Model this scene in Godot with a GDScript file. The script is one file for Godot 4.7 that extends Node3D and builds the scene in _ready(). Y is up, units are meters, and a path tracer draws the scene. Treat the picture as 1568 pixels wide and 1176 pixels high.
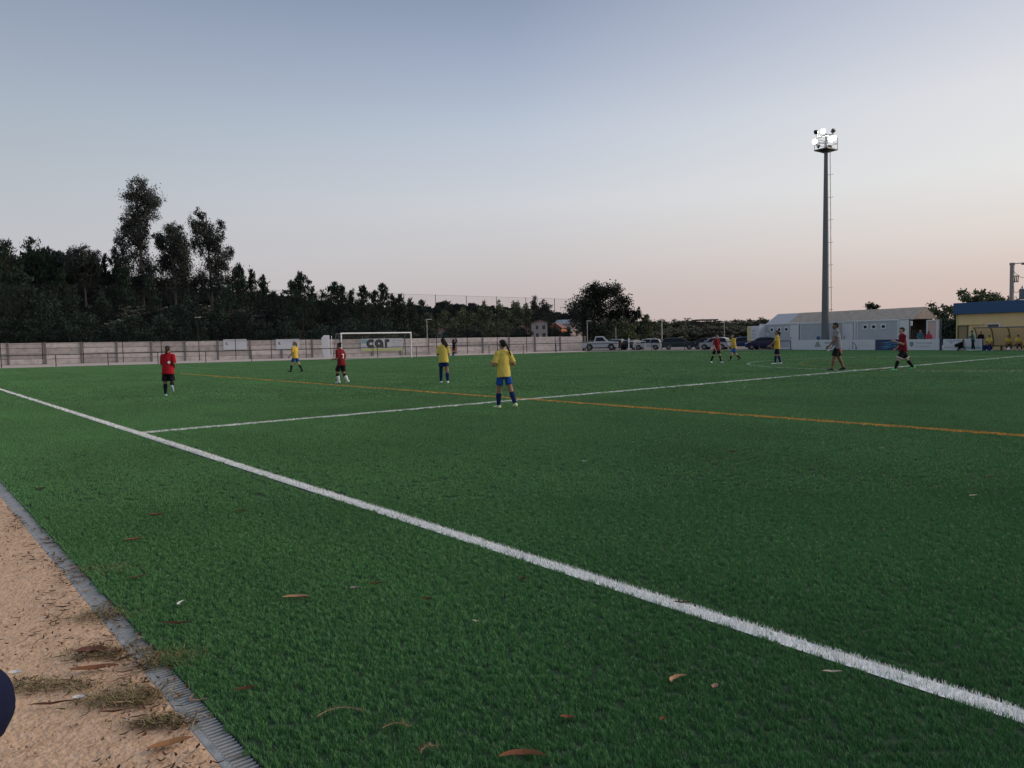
extends Node3D
# Dusk on an artificial football pitch. World: camera above the origin, x to the right, -z ahead, metres.
# Pitch frame: u runs along the near touchline, v across the pitch.
const EYE := 1.4929
const UD := Vector3(-0.63796, 0.0, -0.77007)
const VD := Vector3(0.77007, 0.0, -0.63796)
# Frame of the far side line: t along the advertising boards, s outwards from the pitch.
const TD := Vector3(0.495, 0.0, 0.869)
const SD := Vector3(0.869, 0.0, -0.495)
const T0 := Vector3(25.3, 0.0, -68.2)
const T_TURN := -1.0530

var M := {}
var rng := RandomNumberGenerator.new()
var used := {}
var head_arrays: MB
var hand_arrays: Array = []

func uvp(u: float, v: float, y := 0.0) -> Vector3:
	return UD * u + VD * v + Vector3(0, y, 0)

func tsp(t: float, s: float, y := 0.0) -> Vector3:
	return T0 + TD * t + SD * s + Vector3(0, y, 0)

class MB:
	var v := PackedVector3Array()
	var n := PackedVector3Array()
	var c := PackedColorArray()
	var uv := PackedVector2Array()
	var ix := PackedInt32Array()
	var col := Color(1, 1, 1)
	func vert(p: Vector3, nn: Vector3, t := Vector2.ZERO) -> int:
		v.append(p); n.append(nn); c.append(col); uv.append(t)
		return v.size() - 1
	func tri(a: Vector3, b: Vector3, d: Vector3, out := Vector3.ZERO) -> void:
		var cr := (b - a).cross(d - a)
		var nn := cr.normalized()
		var flip := false
		if out != Vector3.ZERO and nn.dot(out) < 0.0:
			nn = -nn
			flip = true
		var k := v.size()
		v.append(a); v.append(b); v.append(d)
		for q in 3:
			n.append(nn); c.append(col); uv.append(Vector2.ZERO)
		if flip:
			ix.append_array([k, k + 1, k + 2])
		else:
			ix.append_array([k, k + 2, k + 1])
	func quad(a: Vector3, b: Vector3, d: Vector3, e: Vector3, out := Vector3.ZERO) -> void:
		var cr := (b - a).cross(d - a) + (d - a).cross(e - a)
		var nn := cr.normalized()
		var flip := false
		if out != Vector3.ZERO and nn.dot(out) < 0.0:
			nn = -nn
			flip = true
		var k := v.size()
		v.append(a); v.append(b); v.append(d); v.append(e)
		uv.append(Vector2(0, 1)); uv.append(Vector2(1, 1)); uv.append(Vector2(1, 0)); uv.append(Vector2(0, 0))
		for q in 4:
			n.append(nn); c.append(col)
		if flip:
			ix.append_array([k, k + 1, k + 2, k, k + 2, k + 3])
		else:
			ix.append_array([k, k + 2, k + 1, k, k + 3, k + 2])
	func box(at: Vector3, size: Vector3, b := Basis.IDENTITY, bev := 0.0) -> void:
		var h := size * 0.5
		if bev <= 0.0:
			for ax in 3:
				for sg in [-1.0, 1.0]:
					var o := Vector3.ZERO; o[ax] = h[ax] * sg
					var p := Vector3.ZERO; p[(ax + 1) % 3] = h[(ax + 1) % 3]
					var q := Vector3.ZERO; q[(ax + 2) % 3] = h[(ax + 2) % 3]
					quad(at + b * (o - p - q), at + b * (o + p - q), at + b * (o + p + q), at + b * (o - p + q), b * o)
			return
		# chamfered box: faces, edge strips and corners
		for ax in 3:
			for sg in [-1.0, 1.0]:
				var o := Vector3.ZERO; o[ax] = h[ax] * sg
				var p := Vector3.ZERO; p[(ax + 1) % 3] = h[(ax + 1) % 3] - bev
				var q := Vector3.ZERO; q[(ax + 2) % 3] = h[(ax + 2) % 3] - bev
				quad(at + b * (o - p - q), at + b * (o + p - q), at + b * (o + p + q), at + b * (o - p + q), b * o)
		for ax in 3:
			for s1 in [-1.0, 1.0]:
				for s2 in [-1.0, 1.0]:
					var i1 := (ax + 1) % 3
					var i2 := (ax + 2) % 3
					var l := Vector3.ZERO; l[ax] = h[ax] - bev
					var a := Vector3.ZERO; a[i1] = h[i1] * s1; a[i2] = (h[i2] - bev) * s2
					var d := Vector3.ZERO; d[i1] = (h[i1] - bev) * s1; d[i2] = h[i2] * s2
					quad(at + b * (a - l), at + b * (a + l), at + b * (d + l), at + b * (d - l), b * (a + d))
		for s0 in [-1.0, 1.0]:
			for s1 in [-1.0, 1.0]:
				for s2 in [-1.0, 1.0]:
					var sg := Vector3(s0, s1, s2)
					var k := h - Vector3(bev, bev, bev)
					tri(at + b * (sg * Vector3(h.x, k.y, k.z)), at + b * (sg * Vector3(k.x, h.y, k.z)), at + b * (sg * Vector3(k.x, k.y, h.z)), b * sg)
	func tube(a: Vector3, b: Vector3, ra: float, rb: float, seg := 10, caps := true) -> void:
		var d := (b - a).normalized()
		var x := d.cross(Vector3.UP if absf(d.y) < 0.9 else Vector3.RIGHT).normalized()
		var y := x.cross(d)
		var k := v.size()
		for i in seg + 1:
			var w := TAU * i / seg
			var r := x * cos(w) + y * sin(w)
			vert(a + r * ra, r, Vector2(float(i) / seg, 0)); vert(b + r * rb, r, Vector2(float(i) / seg, 1))
		for i in seg:
			var o := k + i * 2
			face(o, o + 1, o + 3); face(o, o + 3, o + 2)
		if caps:
			for e in 2:
				var p := a if e == 0 else b
				var r := ra if e == 0 else rb
				var nn := -d if e == 0 else d
				var m := vert(p, nn)
				for i in seg + 1:
					var w := TAU * i / seg
					vert(p + (x * cos(w) + y * sin(w)) * r, nn)
				for i in seg:
					face(m, m + 1 + i, m + 2 + i)
	func face(a: int, b: int, d: int) -> void:
		# winding follows the normals: clockwise seen from outside
		if (v[b] - v[a]).cross(v[d] - v[a]).dot(n[a] + n[b] + n[d]) > 0.0:
			ix.append_array([a, d, b])
		else:
			ix.append_array([a, b, d])
	func path(pts: PackedVector3Array, r0: float, r1: float, seg := 6) -> void:
		for i in pts.size() - 1:
			var f := float(i) / (pts.size() - 1)
			var g := float(i + 1) / (pts.size() - 1)
			tube(pts[i], pts[i + 1], lerpf(r0, r1, f), lerpf(r0, r1, g), seg, i == 0 or i == pts.size() - 2)
	func ball(at: Vector3, r: Vector3, seg := 10, rings := 7) -> void:
		var k := v.size()
		for j in rings + 1:
			var ph := PI * j / rings
			for i in seg + 1:
				var th := TAU * i / seg
				var d := Vector3(sin(ph) * cos(th), cos(ph), sin(ph) * sin(th))
				vert(at + d * r, (d / r).normalized())
		for j in rings:
			for i in seg:
				var a := k + j * (seg + 1) + i
				if j > 0: face(a, a + 1, a + seg + 2)
				if j < rings - 1: face(a, a + seg + 2, a + seg + 1)
	func add(o: MB, t: Transform3D) -> void:
		var k := v.size()
		var flip := t.basis.determinant() < 0.0
		var nb := t.basis.inverse().transposed()
		for i in o.v.size():
			v.append(t * o.v[i]); n.append((nb * o.n[i]).normalized()); c.append(o.c[i]); uv.append(o.uv[i])
		for i in range(0, o.ix.size(), 3):
			if flip:
				ix.append_array([k + o.ix[i], k + o.ix[i + 2], k + o.ix[i + 1]])
			else:
				ix.append_array([k + o.ix[i], k + o.ix[i + 1], k + o.ix[i + 2]])
	func mesh(flat := false) -> ArrayMesh:
		var a := []
		a.resize(Mesh.ARRAY_MAX)
		a[Mesh.ARRAY_VERTEX] = v
		if not flat: a[Mesh.ARRAY_NORMAL] = n
		a[Mesh.ARRAY_COLOR] = c
		a[Mesh.ARRAY_TEX_UV] = uv
		a[Mesh.ARRAY_INDEX] = ix
		var m := ArrayMesh.new()
		m.add_surface_from_arrays(Mesh.PRIMITIVE_TRIANGLES, a)
		return m

func numbered(called: String) -> String:
	if not used.has(called):
		used[called] = 0
		return called
	used[called] += 1
	return "%s_%03d" % [called, used[called]]

func thing(called: String, label: String, category: String, at := Vector3.ZERO, turn := 0.0, group := "") -> Node3D:
	var o := Node3D.new()
	o.name = numbered(called)
	add_child(o)
	o.position = at
	o.rotation.y = turn
	tag(o, label, category, group)
	return o

func tag(o: Node, label: String, category := "", group := "", kind := "") -> void:
	if label: o.set_meta("label", label)
	if category: o.set_meta("category", category)
	if group: o.set_meta("group", group)
	if kind: o.set_meta("kind", kind)

func part(called: String, m: Mesh, mt: Material, parent: Node, at := Vector3.ZERO, kind := "") -> MeshInstance3D:
	var o := MeshInstance3D.new()
	if parent == self:
		called = numbered(called)
	else:
		var key := str(parent.get_instance_id()) + called
		if used.has(key):
			used[key] += 1
			called = "%s_%03d" % [called, used[key]]
		else:
			used[key] = 0
	o.name = called
	o.mesh = m
	o.material_override = mt
	parent.add_child(o, true)
	o.position = at
	if kind: o.set_meta("kind", kind)
	return o

func struct(called: String, m: Mesh, mt: Material) -> MeshInstance3D:
	return part(called, m, mt, self, Vector3.ZERO, "structure")

func dup(root: Node3D, at: Vector3, turn: float, label: String) -> Node3D:
	var r: Node3D = root.duplicate()
	r.name = numbered(str(root.name).rstrip("_0123456789"))
	add_child(r)
	r.position = at
	r.rotation.y = turn
	r.set_meta("label", label)
	return r

# ---------------------------------------------------------------- materials
func lin(r: float, g: float, b: float) -> Color:
	return Color(r, g, b).linear_to_srgb()

func noise_tex(freq: float, ramp: Array, oct := 5, kind := FastNoiseLite.TYPE_SIMPLEX_SMOOTH, size := 512, sd := 1) -> NoiseTexture2D:
	var f := FastNoiseLite.new()
	f.noise_type = kind
	f.frequency = freq
	f.fractal_octaves = oct
	f.seed = sd
	var t := NoiseTexture2D.new()
	t.width = size
	t.height = size
	t.seamless = true
	t.noise = f
	if ramp.size():
		var g := Gradient.new()
		var offs := PackedFloat32Array()
		var cols := PackedColorArray()
		for i in ramp.size():
			offs.append(float(i) / (ramp.size() - 1))
			cols.append(ramp[i])
		g.offsets = offs
		g.colors = cols
		t.color_ramp = g
	return t

func mat(nm: String, c: Color, rough := 0.8, metal := 0.0) -> StandardMaterial3D:
	var m := StandardMaterial3D.new()
	m.resource_name = nm
	m.albedo_color = c
	m.roughness = rough
	m.metallic = metal
	M[nm] = m
	return m

func tex_mat(nm: String, tex: Texture2D, scale: float, rough := 0.85, bump: Texture2D = null, depth := 1.0, tint := Color.WHITE) -> StandardMaterial3D:
	var m := mat(nm, tint, rough)
	m.albedo_texture = tex
	m.uv1_triplanar = true
	m.uv1_world_triplanar = true
	m.uv1_scale = Vector3.ONE * scale
	if bump:
		m.heightmap_enabled = true
		m.heightmap_texture = bump
		m.heightmap_scale = depth
	return m

func vmat(nm: String, rough := 0.8, spec := 0.5) -> StandardMaterial3D:
	var m := mat(nm, Color.WHITE, rough)
	m.vertex_color_use_as_albedo = true
	m.metallic_specular = spec
	return m

func make_materials() -> void:
	var grey := [Color(0.75, 0.75, 0.75), Color(0.9, 0.9, 0.9), Color(1, 1, 1)]
	var bump := noise_tex(0.02, [], 5, FastNoiseLite.TYPE_SIMPLEX_SMOOTH, 512, 4)
	var fine := noise_tex(0.06, [], 4, FastNoiseLite.TYPE_SIMPLEX_SMOOTH, 512, 5)
	tex_mat("sand", noise_tex(0.022, [lin(0.42, 0.30, 0.18), lin(0.52, 0.385, 0.24), lin(0.58, 0.44, 0.285), lin(0.62, 0.48, 0.325), lin(0.66, 0.52, 0.375)], 8, FastNoiseLite.TYPE_SIMPLEX_SMOOTH, 1024, 7), 0.62, 0.95, noise_tex(0.05, [], 7, FastNoiseLite.TYPE_SIMPLEX_SMOOTH, 1024, 8), 0.8)
	M.sand.albedo_color = lin(0.94, 0.83, 0.79)
	tex_mat("earth", noise_tex(0.015, [lin(0.13, 0.10, 0.075), lin(0.2, 0.15, 0.115), lin(0.25, 0.2, 0.16)], 5), 0.12, 0.95)
	tex_mat("gravel", noise_tex(0.03, [lin(0.12, 0.11, 0.10), lin(0.2, 0.185, 0.17)], 5), 0.3, 0.95)
	tex_mat("path", noise_tex(0.02, [lin(0.36, 0.31, 0.28), lin(0.48, 0.43, 0.38)], 5), 0.3, 0.95)
	tex_mat("turf_ground", noise_tex(0.02, [lin(0.012, 0.035, 0.014), lin(0.022, 0.055, 0.022)], 5), 0.8, 0.95)
	for k in 5:
		var a: float = [0.62, 0.52, 0.66, 0.46, 0.58][k]
		tex_mat("plank%d" % k, noise_tex(0.013, [lin(a * 0.66, a * 0.585, a * 0.53), lin(a, a * 0.89, a * 0.81), lin(a * 1.12, a * 1.02, a * 0.94)], 5, FastNoiseLite.TYPE_SIMPLEX_SMOOTH, 256, 20 + k), 0.35 + 0.05 * k, 0.92, fine, 0.4)
	tex_mat("concrete_post", noise_tex(0.02, [lin(0.15, 0.135, 0.125), lin(0.24, 0.215, 0.2)], 4, FastNoiseLite.TYPE_SIMPLEX_SMOOTH, 256), 0.6, 0.9)
	tex_mat("rim", noise_tex(0.02, [lin(0.17, 0.185, 0.185), lin(0.27, 0.29, 0.285), lin(0.34, 0.355, 0.345)], 5, FastNoiseLite.TYPE_SIMPLEX_SMOOTH, 256), 2.0, 0.6, fine, 0.2)
	tex_mat("grate", noise_tex(0.02, [lin(0.20, 0.22, 0.22), lin(0.34, 0.36, 0.355)], 5, FastNoiseLite.TYPE_SIMPLEX_SMOOTH, 256), 4.0, 0.5)
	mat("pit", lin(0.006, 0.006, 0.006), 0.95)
	mat("black_metal", lin(0.018, 0.02, 0.022), 0.5)
	mat("dark_pole", lin(0.11, 0.125, 0.14), 0.55, 0.1)
	mat("galv", lin(0.34, 0.35, 0.36), 0.45, 0.5)
	mat("white_metal", lin(0.72, 0.73, 0.74), 0.45)
	mat("white_paint", lin(0.66, 0.67, 0.69), 0.5)
	mat("white_board", lin(0.60, 0.62, 0.65), 0.5)
	mat("print_grey", lin(0.2, 0.22, 0.25), 0.6)
	mat("print_pale", lin(0.40, 0.42, 0.45), 0.6)
	mat("print_dark", lin(0.035, 0.035, 0.038), 0.6)
	mat("print_lime", lin(0.50, 0.56, 0.2), 0.6)
	mat("print_teal", lin(0.25, 0.42, 0.44), 0.6)
	mat("print_green_grey", lin(0.25, 0.3, 0.27), 0.6)
	mat("print_blue", lin(0.03, 0.09, 0.22), 0.6)
	mat("print_cyan", lin(0.03, 0.26, 0.5), 0.6)
	mat("board_blue", lin(0.012, 0.035, 0.095), 0.5)
	tex_mat("cabin_grey", noise_tex(0.01, [lin(0.36, 0.40, 0.43), lin(0.43, 0.47, 0.50)], 4, FastNoiseLite.TYPE_SIMPLEX_SMOOTH, 256), 0.3, 0.6)
	mat("cabin_light", lin(0.58, 0.6, 0.64), 0.5)
	mat("cabin_trim", lin(0.6, 0.62, 0.64), 0.5)
	mat("cabin_pink", lin(0.55, 0.40, 0.36), 0.6)
	mat("glass_dark", lin(0.012, 0.015, 0.018), 0.2).metallic_specular = 0.3
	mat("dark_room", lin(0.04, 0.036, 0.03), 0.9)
	tex_mat("roof_fibre", noise_tex(0.02, [lin(0.25, 0.215, 0.175), lin(0.35, 0.305, 0.255), lin(0.40, 0.355, 0.30)], 5, FastNoiseLite.TYPE_SIMPLEX_SMOOTH, 256), 0.4, 0.9)
	mat("roof_pale", lin(0.38, 0.40, 0.43), 0.6)
	tex_mat("yellow_wall", noise_tex(0.01, [lin(0.64, 0.49, 0.25), lin(0.74, 0.57, 0.30)], 5, FastNoiseLite.TYPE_SIMPLEX_SMOOTH, 256), 0.3, 0.85)
	mat("olive_frame", lin(0.12, 0.1, 0.035), 0.6)
	mat("olive_door", lin(0.27, 0.22, 0.11), 0.6)
	mat("pale_yellow", lin(0.58, 0.5, 0.25), 0.6)
	mat("fascia_blue", lin(0.014, 0.07, 0.18), 0.5)
	mat("seat_blue", lin(0.02, 0.045, 0.2), 0.5)
	var dp := mat("dugout_panel", lin(0.5, 0.38, 0.22), 0.5)
	dp.backlight_enabled = true
	dp.backlight = lin(0.4, 0.3, 0.16)
	mat("concrete", lin(0.28, 0.26, 0.24), 0.9)
	mat("house_white", lin(0.55, 0.48, 0.45), 0.85)
	mat("house_pink", lin(0.42, 0.27, 0.24), 0.85)
	mat("house_orange", lin(0.45, 0.17, 0.07), 0.85)
	mat("tile_red", lin(0.19, 0.09, 0.07), 0.85)
	mat("window_dark", lin(0.05, 0.05, 0.055), 0.3)
	for k in 3:
		tex_mat("bark%d" % k, noise_tex(0.04, [[lin(0.03, 0.022, 0.017), lin(0.06, 0.05, 0.042), lin(0.045, 0.035, 0.027)][k], [lin(0.07, 0.05, 0.038), lin(0.14, 0.115, 0.095), lin(0.08, 0.065, 0.05)][k]], 4, FastNoiseLite.TYPE_SIMPLEX_SMOOTH, 128), 0.8, 0.95)
	var lf := vmat("leaf", 0.7, 0.3)
	lf.backlight_enabled = true
	lf.backlight = Color(0.25, 0.25, 0.25)
	var bl := vmat("blade", 0.53, 0.45)
	bl.backlight_enabled = true
	bl.backlight = Color(0.2, 0.2, 0.2)
	vmat("litter", 0.8, 0.2)
	vmat("skin", 0.6, 0.35)
	mat("hair_black", lin(0.010, 0.008, 0.007), 0.85)
	mat("hair_brown", lin(0.04, 0.022, 0.012), 0.85)
	mat("hair_fair", lin(0.17, 0.095, 0.045), 0.6)
	for e in [["shirt_yellow", 0.58, 0.47, 0.10], ["shirt_gold", 0.56, 0.39, 0.06], ["shirt_red", 0.33, 0.012, 0.02], ["shirt_maroon", 0.15, 0.012, 0.018], ["shirt_grey", 0.20, 0.21, 0.22], ["cloth_black", 0.012, 0.012, 0.014], ["cloth_navy", 0.006, 0.009, 0.032], ["cloth_blue", 0.015, 0.07, 0.27], ["cloth_indigo", 0.012, 0.03, 0.11], ["sock_navy", 0.012, 0.02, 0.09], ["sock_green", 0.012, 0.04, 0.03], ["sock_white", 0.62, 0.64, 0.66], ["cloth_teal", 0.06, 0.13, 0.17], ["cloth_pink", 0.42, 0.06, 0.09], ["cloth_orange", 0.65, 0.12, 0.03], ["cloth_white", 0.66, 0.66, 0.68], ["legging_navy", 0.012, 0.02, 0.06], ["shorts_red", 0.25, 0.02, 0.02]]:
		var m := mat(e[0], lin(e[1], e[2], e[3]), 0.85)
		m.rim_enabled = true
		m.rim = 0.05
		m.metallic_specular = 0.25
		m.heightmap_enabled = true
		m.heightmap_texture = bump
		m.heightmap_scale = 1.5
		m.uv1_triplanar = true
		m.uv1_scale = Vector3(1.3, 0.7, 1.3)
	mat("shoe_white", lin(0.6, 0.62, 0.6), 0.5)
	mat("shoe_lime", lin(0.5, 0.62, 0.3), 0.5)
	mat("shoe_pale_blue", lin(0.3, 0.42, 0.5), 0.5)
	mat("shoe_green", lin(0.1, 0.45, 0.14), 0.5)
	mat("shoe_black", lin(0.012, 0.012, 0.012), 0.5)
	mat("tyre", lin(0.015, 0.015, 0.016), 0.85)
	mat("rim_metal", lin(0.16, 0.165, 0.17), 0.45, 0.5)
	mat("lamp_red", lin(0.3, 0.02, 0.02), 0.25)
	mat("lamp_clear", lin(0.55, 0.57, 0.6), 0.15)
	for e in [["car_white", 0.42, 0.43, 0.44], ["car_black", 0.012, 0.013, 0.016], ["car_petrol", 0.015, 0.03, 0.04], ["car_grey", 0.06, 0.065, 0.075], ["car_silver", 0.34, 0.35, 0.37], ["car_blue", 0.015, 0.045, 0.13], ["car_purple", 0.02, 0.016, 0.06]]:
		var m := mat(e[0], lin(e[1], e[2], e[3]), 0.35)
		m.clearcoat_enabled = true
		m.clearcoat = 0.2
		m.metallic_specular = 0.3
		m.clearcoat_roughness = 0.12
	var lit := mat("lamp_lit", Color.WHITE, 0.4)
	lit.emission_enabled = true
	lit.emission = Color(1.0, 0.97, 0.86)
	lit.emission_energy_multiplier = 14.0
	mat("net_pole", lin(0.008, 0.009, 0.01), 0.95).metallic_specular = 0.1
	mat("net_cord", lin(0.03, 0.035, 0.035), 0.8)
	mat("goal_net", lin(0.16, 0.16, 0.15), 0.8)

# ---------------------------------------------------------------- sky and light
func sky_colour(az: float, el: float) -> Color:
	# az: degrees to the right of straight ahead, el: degrees above the horizon. The sun has just set far to the right.
	var w := 0.5 + 0.5 * cos(deg_to_rad(az - 75.0))
	var els := [0.0, 3.0, 6.0, 10.0, 15.0, 20.0, 25.0, 40.0, 90.0]
	var far_side := [Color8(196, 190, 192), Color8(198, 193, 196), Color8(196, 196, 201), Color8(188, 194, 201), Color8(172, 184, 197), Color8(153, 166, 186), Color8(134, 149, 172), Color8(140, 155, 180), Color8(186, 196, 216)]
	var middle := [Color8(193, 181, 180), Color8(197, 187, 186), Color8(204, 200, 201), Color8(208, 211, 217), Color8(190, 200, 215), Color8(162, 175, 198), Color8(134, 149, 174), Color8(140, 155, 182), Color8(186, 196, 216)]
	var near_side := [Color8(210, 187, 178), Color8(216, 197, 189), Color8(227, 217, 211), Color8(232, 232, 231), Color8(226, 227, 231), Color8(203, 208, 221), Color8(184, 191, 210), Color8(170, 180, 204), Color8(186, 196, 216)]
	var i := 0
	while i < els.size() - 2 and el > els[i + 1]:
		i += 1
	var f := clampf((el - els[i]) / (els[i + 1] - els[i]), 0.0, 1.0)
	var a: Color = far_side[i].lerp(far_side[i + 1], f)
	var b: Color = middle[i].lerp(middle[i + 1], f)
	var d: Color = near_side[i].lerp(near_side[i + 1], f)
	var k: Color
	if w < 0.63:
		k = a.lerp(b, clampf((w - 0.35) / 0.28, 0.0, 1.0))
	else:
		k = b.lerp(d, clampf((w - 0.63) / 0.25, 0.0, 1.0))
	# the glow over the place where the sun went down, out of frame to the right
	var off := absf(wrapf(az - 78.0, -180.0, 180.0))
	var glow := exp(-pow(off / 15.5, 2.0)) * exp(-pow(el / 17.0, 2.0))
	var r := k.srgb_to_linear() * 0.83
	return Color(r.r + 4.2 * glow, r.g + 3.1 * glow, r.b + 2.1 * glow)

func make_sky() -> void:
	var w := 512
	var h := 256
	var im := Image.create(w, h, false, Image.FORMAT_RGBAF)
	for y in h:
		var el := 90.0 - (y + 0.5) / h * 180.0
		for x in w:
			var az := wrapf((x + 0.5) / w * 360.0, -180.0, 180.0)  # straight ahead is the picture's left edge
			var c := sky_colour(az, maxf(el, 0.0))
			c.a = 1.0
			im.set_pixel(x, y, c)
	var pano := PanoramaSkyMaterial.new()
	pano.panorama = ImageTexture.create_from_image(im)
	var sky := Sky.new()
	sky.sky_material = pano
	var env := Environment.new()
	env.background_mode = Environment.BG_SKY
	env.sky = sky
	env.background_energy_multiplier = 1.0
	env.tonemap_mode = Environment.TONE_MAPPER_LINEAR
	env.tonemap_exposure = 1.17
	env.sdfgi_enabled = true
	env.ssao_enabled = true
	env.ssil_enabled = true
	var we := WorldEnvironment.new()
	we.name = "dusk_air"
	we.environment = env
	add_child(we)

func make_camera() -> void:
	var cam := Camera3D.new()
	cam.name = "camera"
	cam.fov = 53.71
	cam.near = 0.1
	cam.far = 2000.0
	cam.transform = Transform3D(Basis(Vector3(0.9998021, -0.0198591, 0.00117525), Vector3(0.01989384, 0.99805592, -0.05906442), Vector3(0.0, 0.05907611, 0.99825348)), Vector3(0, EYE, 0))
	add_child(cam)
	cam.current = true

func make_sun() -> void:
	# the afterglow on the right: a broad soft light, low over the horizon
	var sun := DirectionalLight3D.new()
	sun.name = "afterglow"
	sun.light_color = Color(1.0, 0.9, 0.82)
	sun.light_energy = 0.5
	sun.light_angular_distance = 40.0
	sun.shadow_enabled = true
	add_child(sun)
	sun.look_at_from_position(Vector3(60, 30, -8), Vector3.ZERO)

# ---------------------------------------------------------------- ground, turf, markings
var turf_poly := PackedVector2Array()

func xz(p: Vector3) -> Vector2:
	return Vector2(p.x, p.z)

func flat_poly(poly: PackedVector2Array, y: float) -> MB:
	var b := MB.new()
	var t := Geometry2D.triangulate_polygon(poly)
	for i in range(0, t.size(), 3):
		b.tri(Vector3(poly[t[i]].x, y, poly[t[i]].y), Vector3(poly[t[i + 1]].x, y, poly[t[i + 1]].y), Vector3(poly[t[i + 2]].x, y, poly[t[i + 2]].y), Vector3.UP)
	return b

func make_ground() -> void:
	# the pitch outline, ending at the drain on the near side
	turf_poly = PackedVector2Array([xz(uvp(-9, 0.955)), xz(uvp(72.4, 0.955)), Vector2(-39.3, -58.24), Vector2(-12.24, -69.3), Vector2(7.9, -78.4), Vector2(14.34, -77.3), Vector2(22.5, -68.9), Vector2(25.3, -68.15), xz(tsp(34, 0)), xz(tsp(70, 0))])
	# one sheet to the horizon, with the drain's trench left open in front
	var e := MB.new()
	e.quad(uvp(-1000, 0.945, -0.09), uvp(1000, 0.945, -0.09), uvp(1000, 1000, -0.09), uvp(-1000, 1000, -0.09), Vector3.UP)
	struct("ground", e.mesh(), M.earth)
	struct("turf_base", flat_poly(turf_poly, 0.0).mesh(), M.turf_ground)
	var s := MB.new()
	# the sandy strip on the spectators' side, gently uneven
	var f := FastNoiseLite.new()
	f.seed = 3
	f.frequency = 0.9
	f.fractal_octaves = 4
	var nu := 150
	var nv := 60
	var k0 := s.v.size()
	for i in nu + 1:
		for j in nv + 1:
			var u := lerpf(-1.0, 14.0, float(i) / nu)
			var v := 0.85 - 5.0 * pow(float(j) / nv, 1.3)
			var rise := 0.014 * f.get_noise_2d(u * 2.0, v * 2.0) + 0.003 * f.get_noise_2d(u * 9.0, v * 9.0)
			s.vert(uvp(u, v, -0.006 + rise * clampf((0.85 - v) * 4.0, 0.0, 1.0)), Vector3.UP)
	for i in nu:
		for j in nv:
			var a := k0 + i * (nv + 1) + j
			s.face(a, a + 1, a + nv + 2)
			s.face(a, a + nv + 2, a + nv + 1)
	for i in range(0, s.v.size()):
		var p := s.v[i]
		var u := p.dot(UD)
		var v := p.dot(VD)
		var h := func(a: float, b: float) -> float: return 0.014 * f.get_noise_2d(a * 2.0, b * 2.0) + 0.003 * f.get_noise_2d(a * 9.0, b * 9.0)
		s.n[i] = (Vector3.UP - UD * (h.call(u + 0.03, v) - h.call(u - 0.03, v)) / 0.06 - VD * (h.call(u, v + 0.03) - h.call(u, v - 0.03)) / 0.06).normalized()
	s.quad(uvp(14, 0.85, -0.006), uvp(90, 0.85, -0.006), uvp(90, -60, -0.006), uvp(14, -60, -0.006), Vector3.UP)
	s.quad(uvp(-60, 0.85, -0.006), uvp(-1, 0.85, -0.006), uvp(-1, -60, -0.006), uvp(-60, -60, -0.006), Vector3.UP)
	s.quad(uvp(-1, -4.15, -0.006), uvp(14, -4.15, -0.006), uvp(14, -60, -0.006), uvp(-1, -60, -0.006), Vector3.UP)
	struct("sandy_ground", s.mesh(), M.sand)
	# the strip between turf and wall, and the car park
	var p := PackedVector2Array([Vector2(-60, -50.5), Vector2(-39.3, -58.4), Vector2(-12.24, -69.5), Vector2(7.9, -78.6), Vector2(8.6, -89.6), Vector2(-60, -69.0)])
	struct("path", flat_poly(p, -0.03).mesh(), M.path)
	var g := PackedVector2Array([Vector2(7.9, -78.6), Vector2(14.34, -77.5), Vector2(22.5, -69.1), Vector2(25.3, -68.35), xz(tsp(0, 60)), Vector2(50, -150), Vector2(8.6, -120), Vector2(8.6, -89.6)])
	struct("car_park_ground", flat_poly(g, -0.02).mesh(), M.gravel)
	var w := PackedVector2Array([xz(tsp(0, 0.1)), xz(tsp(70, 0.1)), xz(tsp(70, 60)), xz(tsp(0, 60))])
	struct("yard_ground", flat_poly(w, -0.02).mesh(), M.gravel)
	# pale concrete edging where the turf stops on the far side
	var k := MB.new()
	var far := [Vector2(-60, -49.7), Vector2(-39.3, -58.24), Vector2(-12.24, -69.3), Vector2(7.9, -78.4), Vector2(14.34, -77.3), Vector2(22.5, -68.9), Vector2(25.3, -68.15)]
	for i in far.size() - 1:
		var a := Vector3(far[i].x, 0.0, far[i].y)
		var b := Vector3(far[i + 1].x, 0.0, far[i + 1].y)
		var out := (b - a).cross(Vector3.UP).normalized() * 0.22
		if out.z > 0.0: out = -out
		k.quad(a + Vector3(0, 0.05, 0), b + Vector3(0, 0.05, 0), b + out + Vector3(0, 0.05, 0), a + out + Vector3(0, 0.05, 0), Vector3.UP)
		k.quad(a + Vector3(0, 0.05, 0), b + Vector3(0, 0.05, 0), b + Vector3(0, -0.1, 0), a + Vector3(0, -0.1, 0), -out)
	struct("kerb", k.mesh(), M.path)

func blade(b: MB, at: Vector3, h: float, w: float, lean: Vector3, c: Color) -> void:
	var side := lean.cross(Vector3.UP)
	side = side.normalized() if side.length() > 0.001 else Vector3.RIGHT
	side = side.rotated(Vector3.UP, rng.randf_range(-1.2, 1.2)) * w * 0.5
	var mid := at + Vector3(0, h * 0.55, 0) + lean * h * 0.3
	var tip := at + Vector3(0, h, 0) + lean * h
	b.col = c
	b.quad(at - side, at + side, mid + side * 0.8, mid - side * 0.8)
	b.tri(mid - side * 0.8, mid + side * 0.8, tip)

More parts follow.
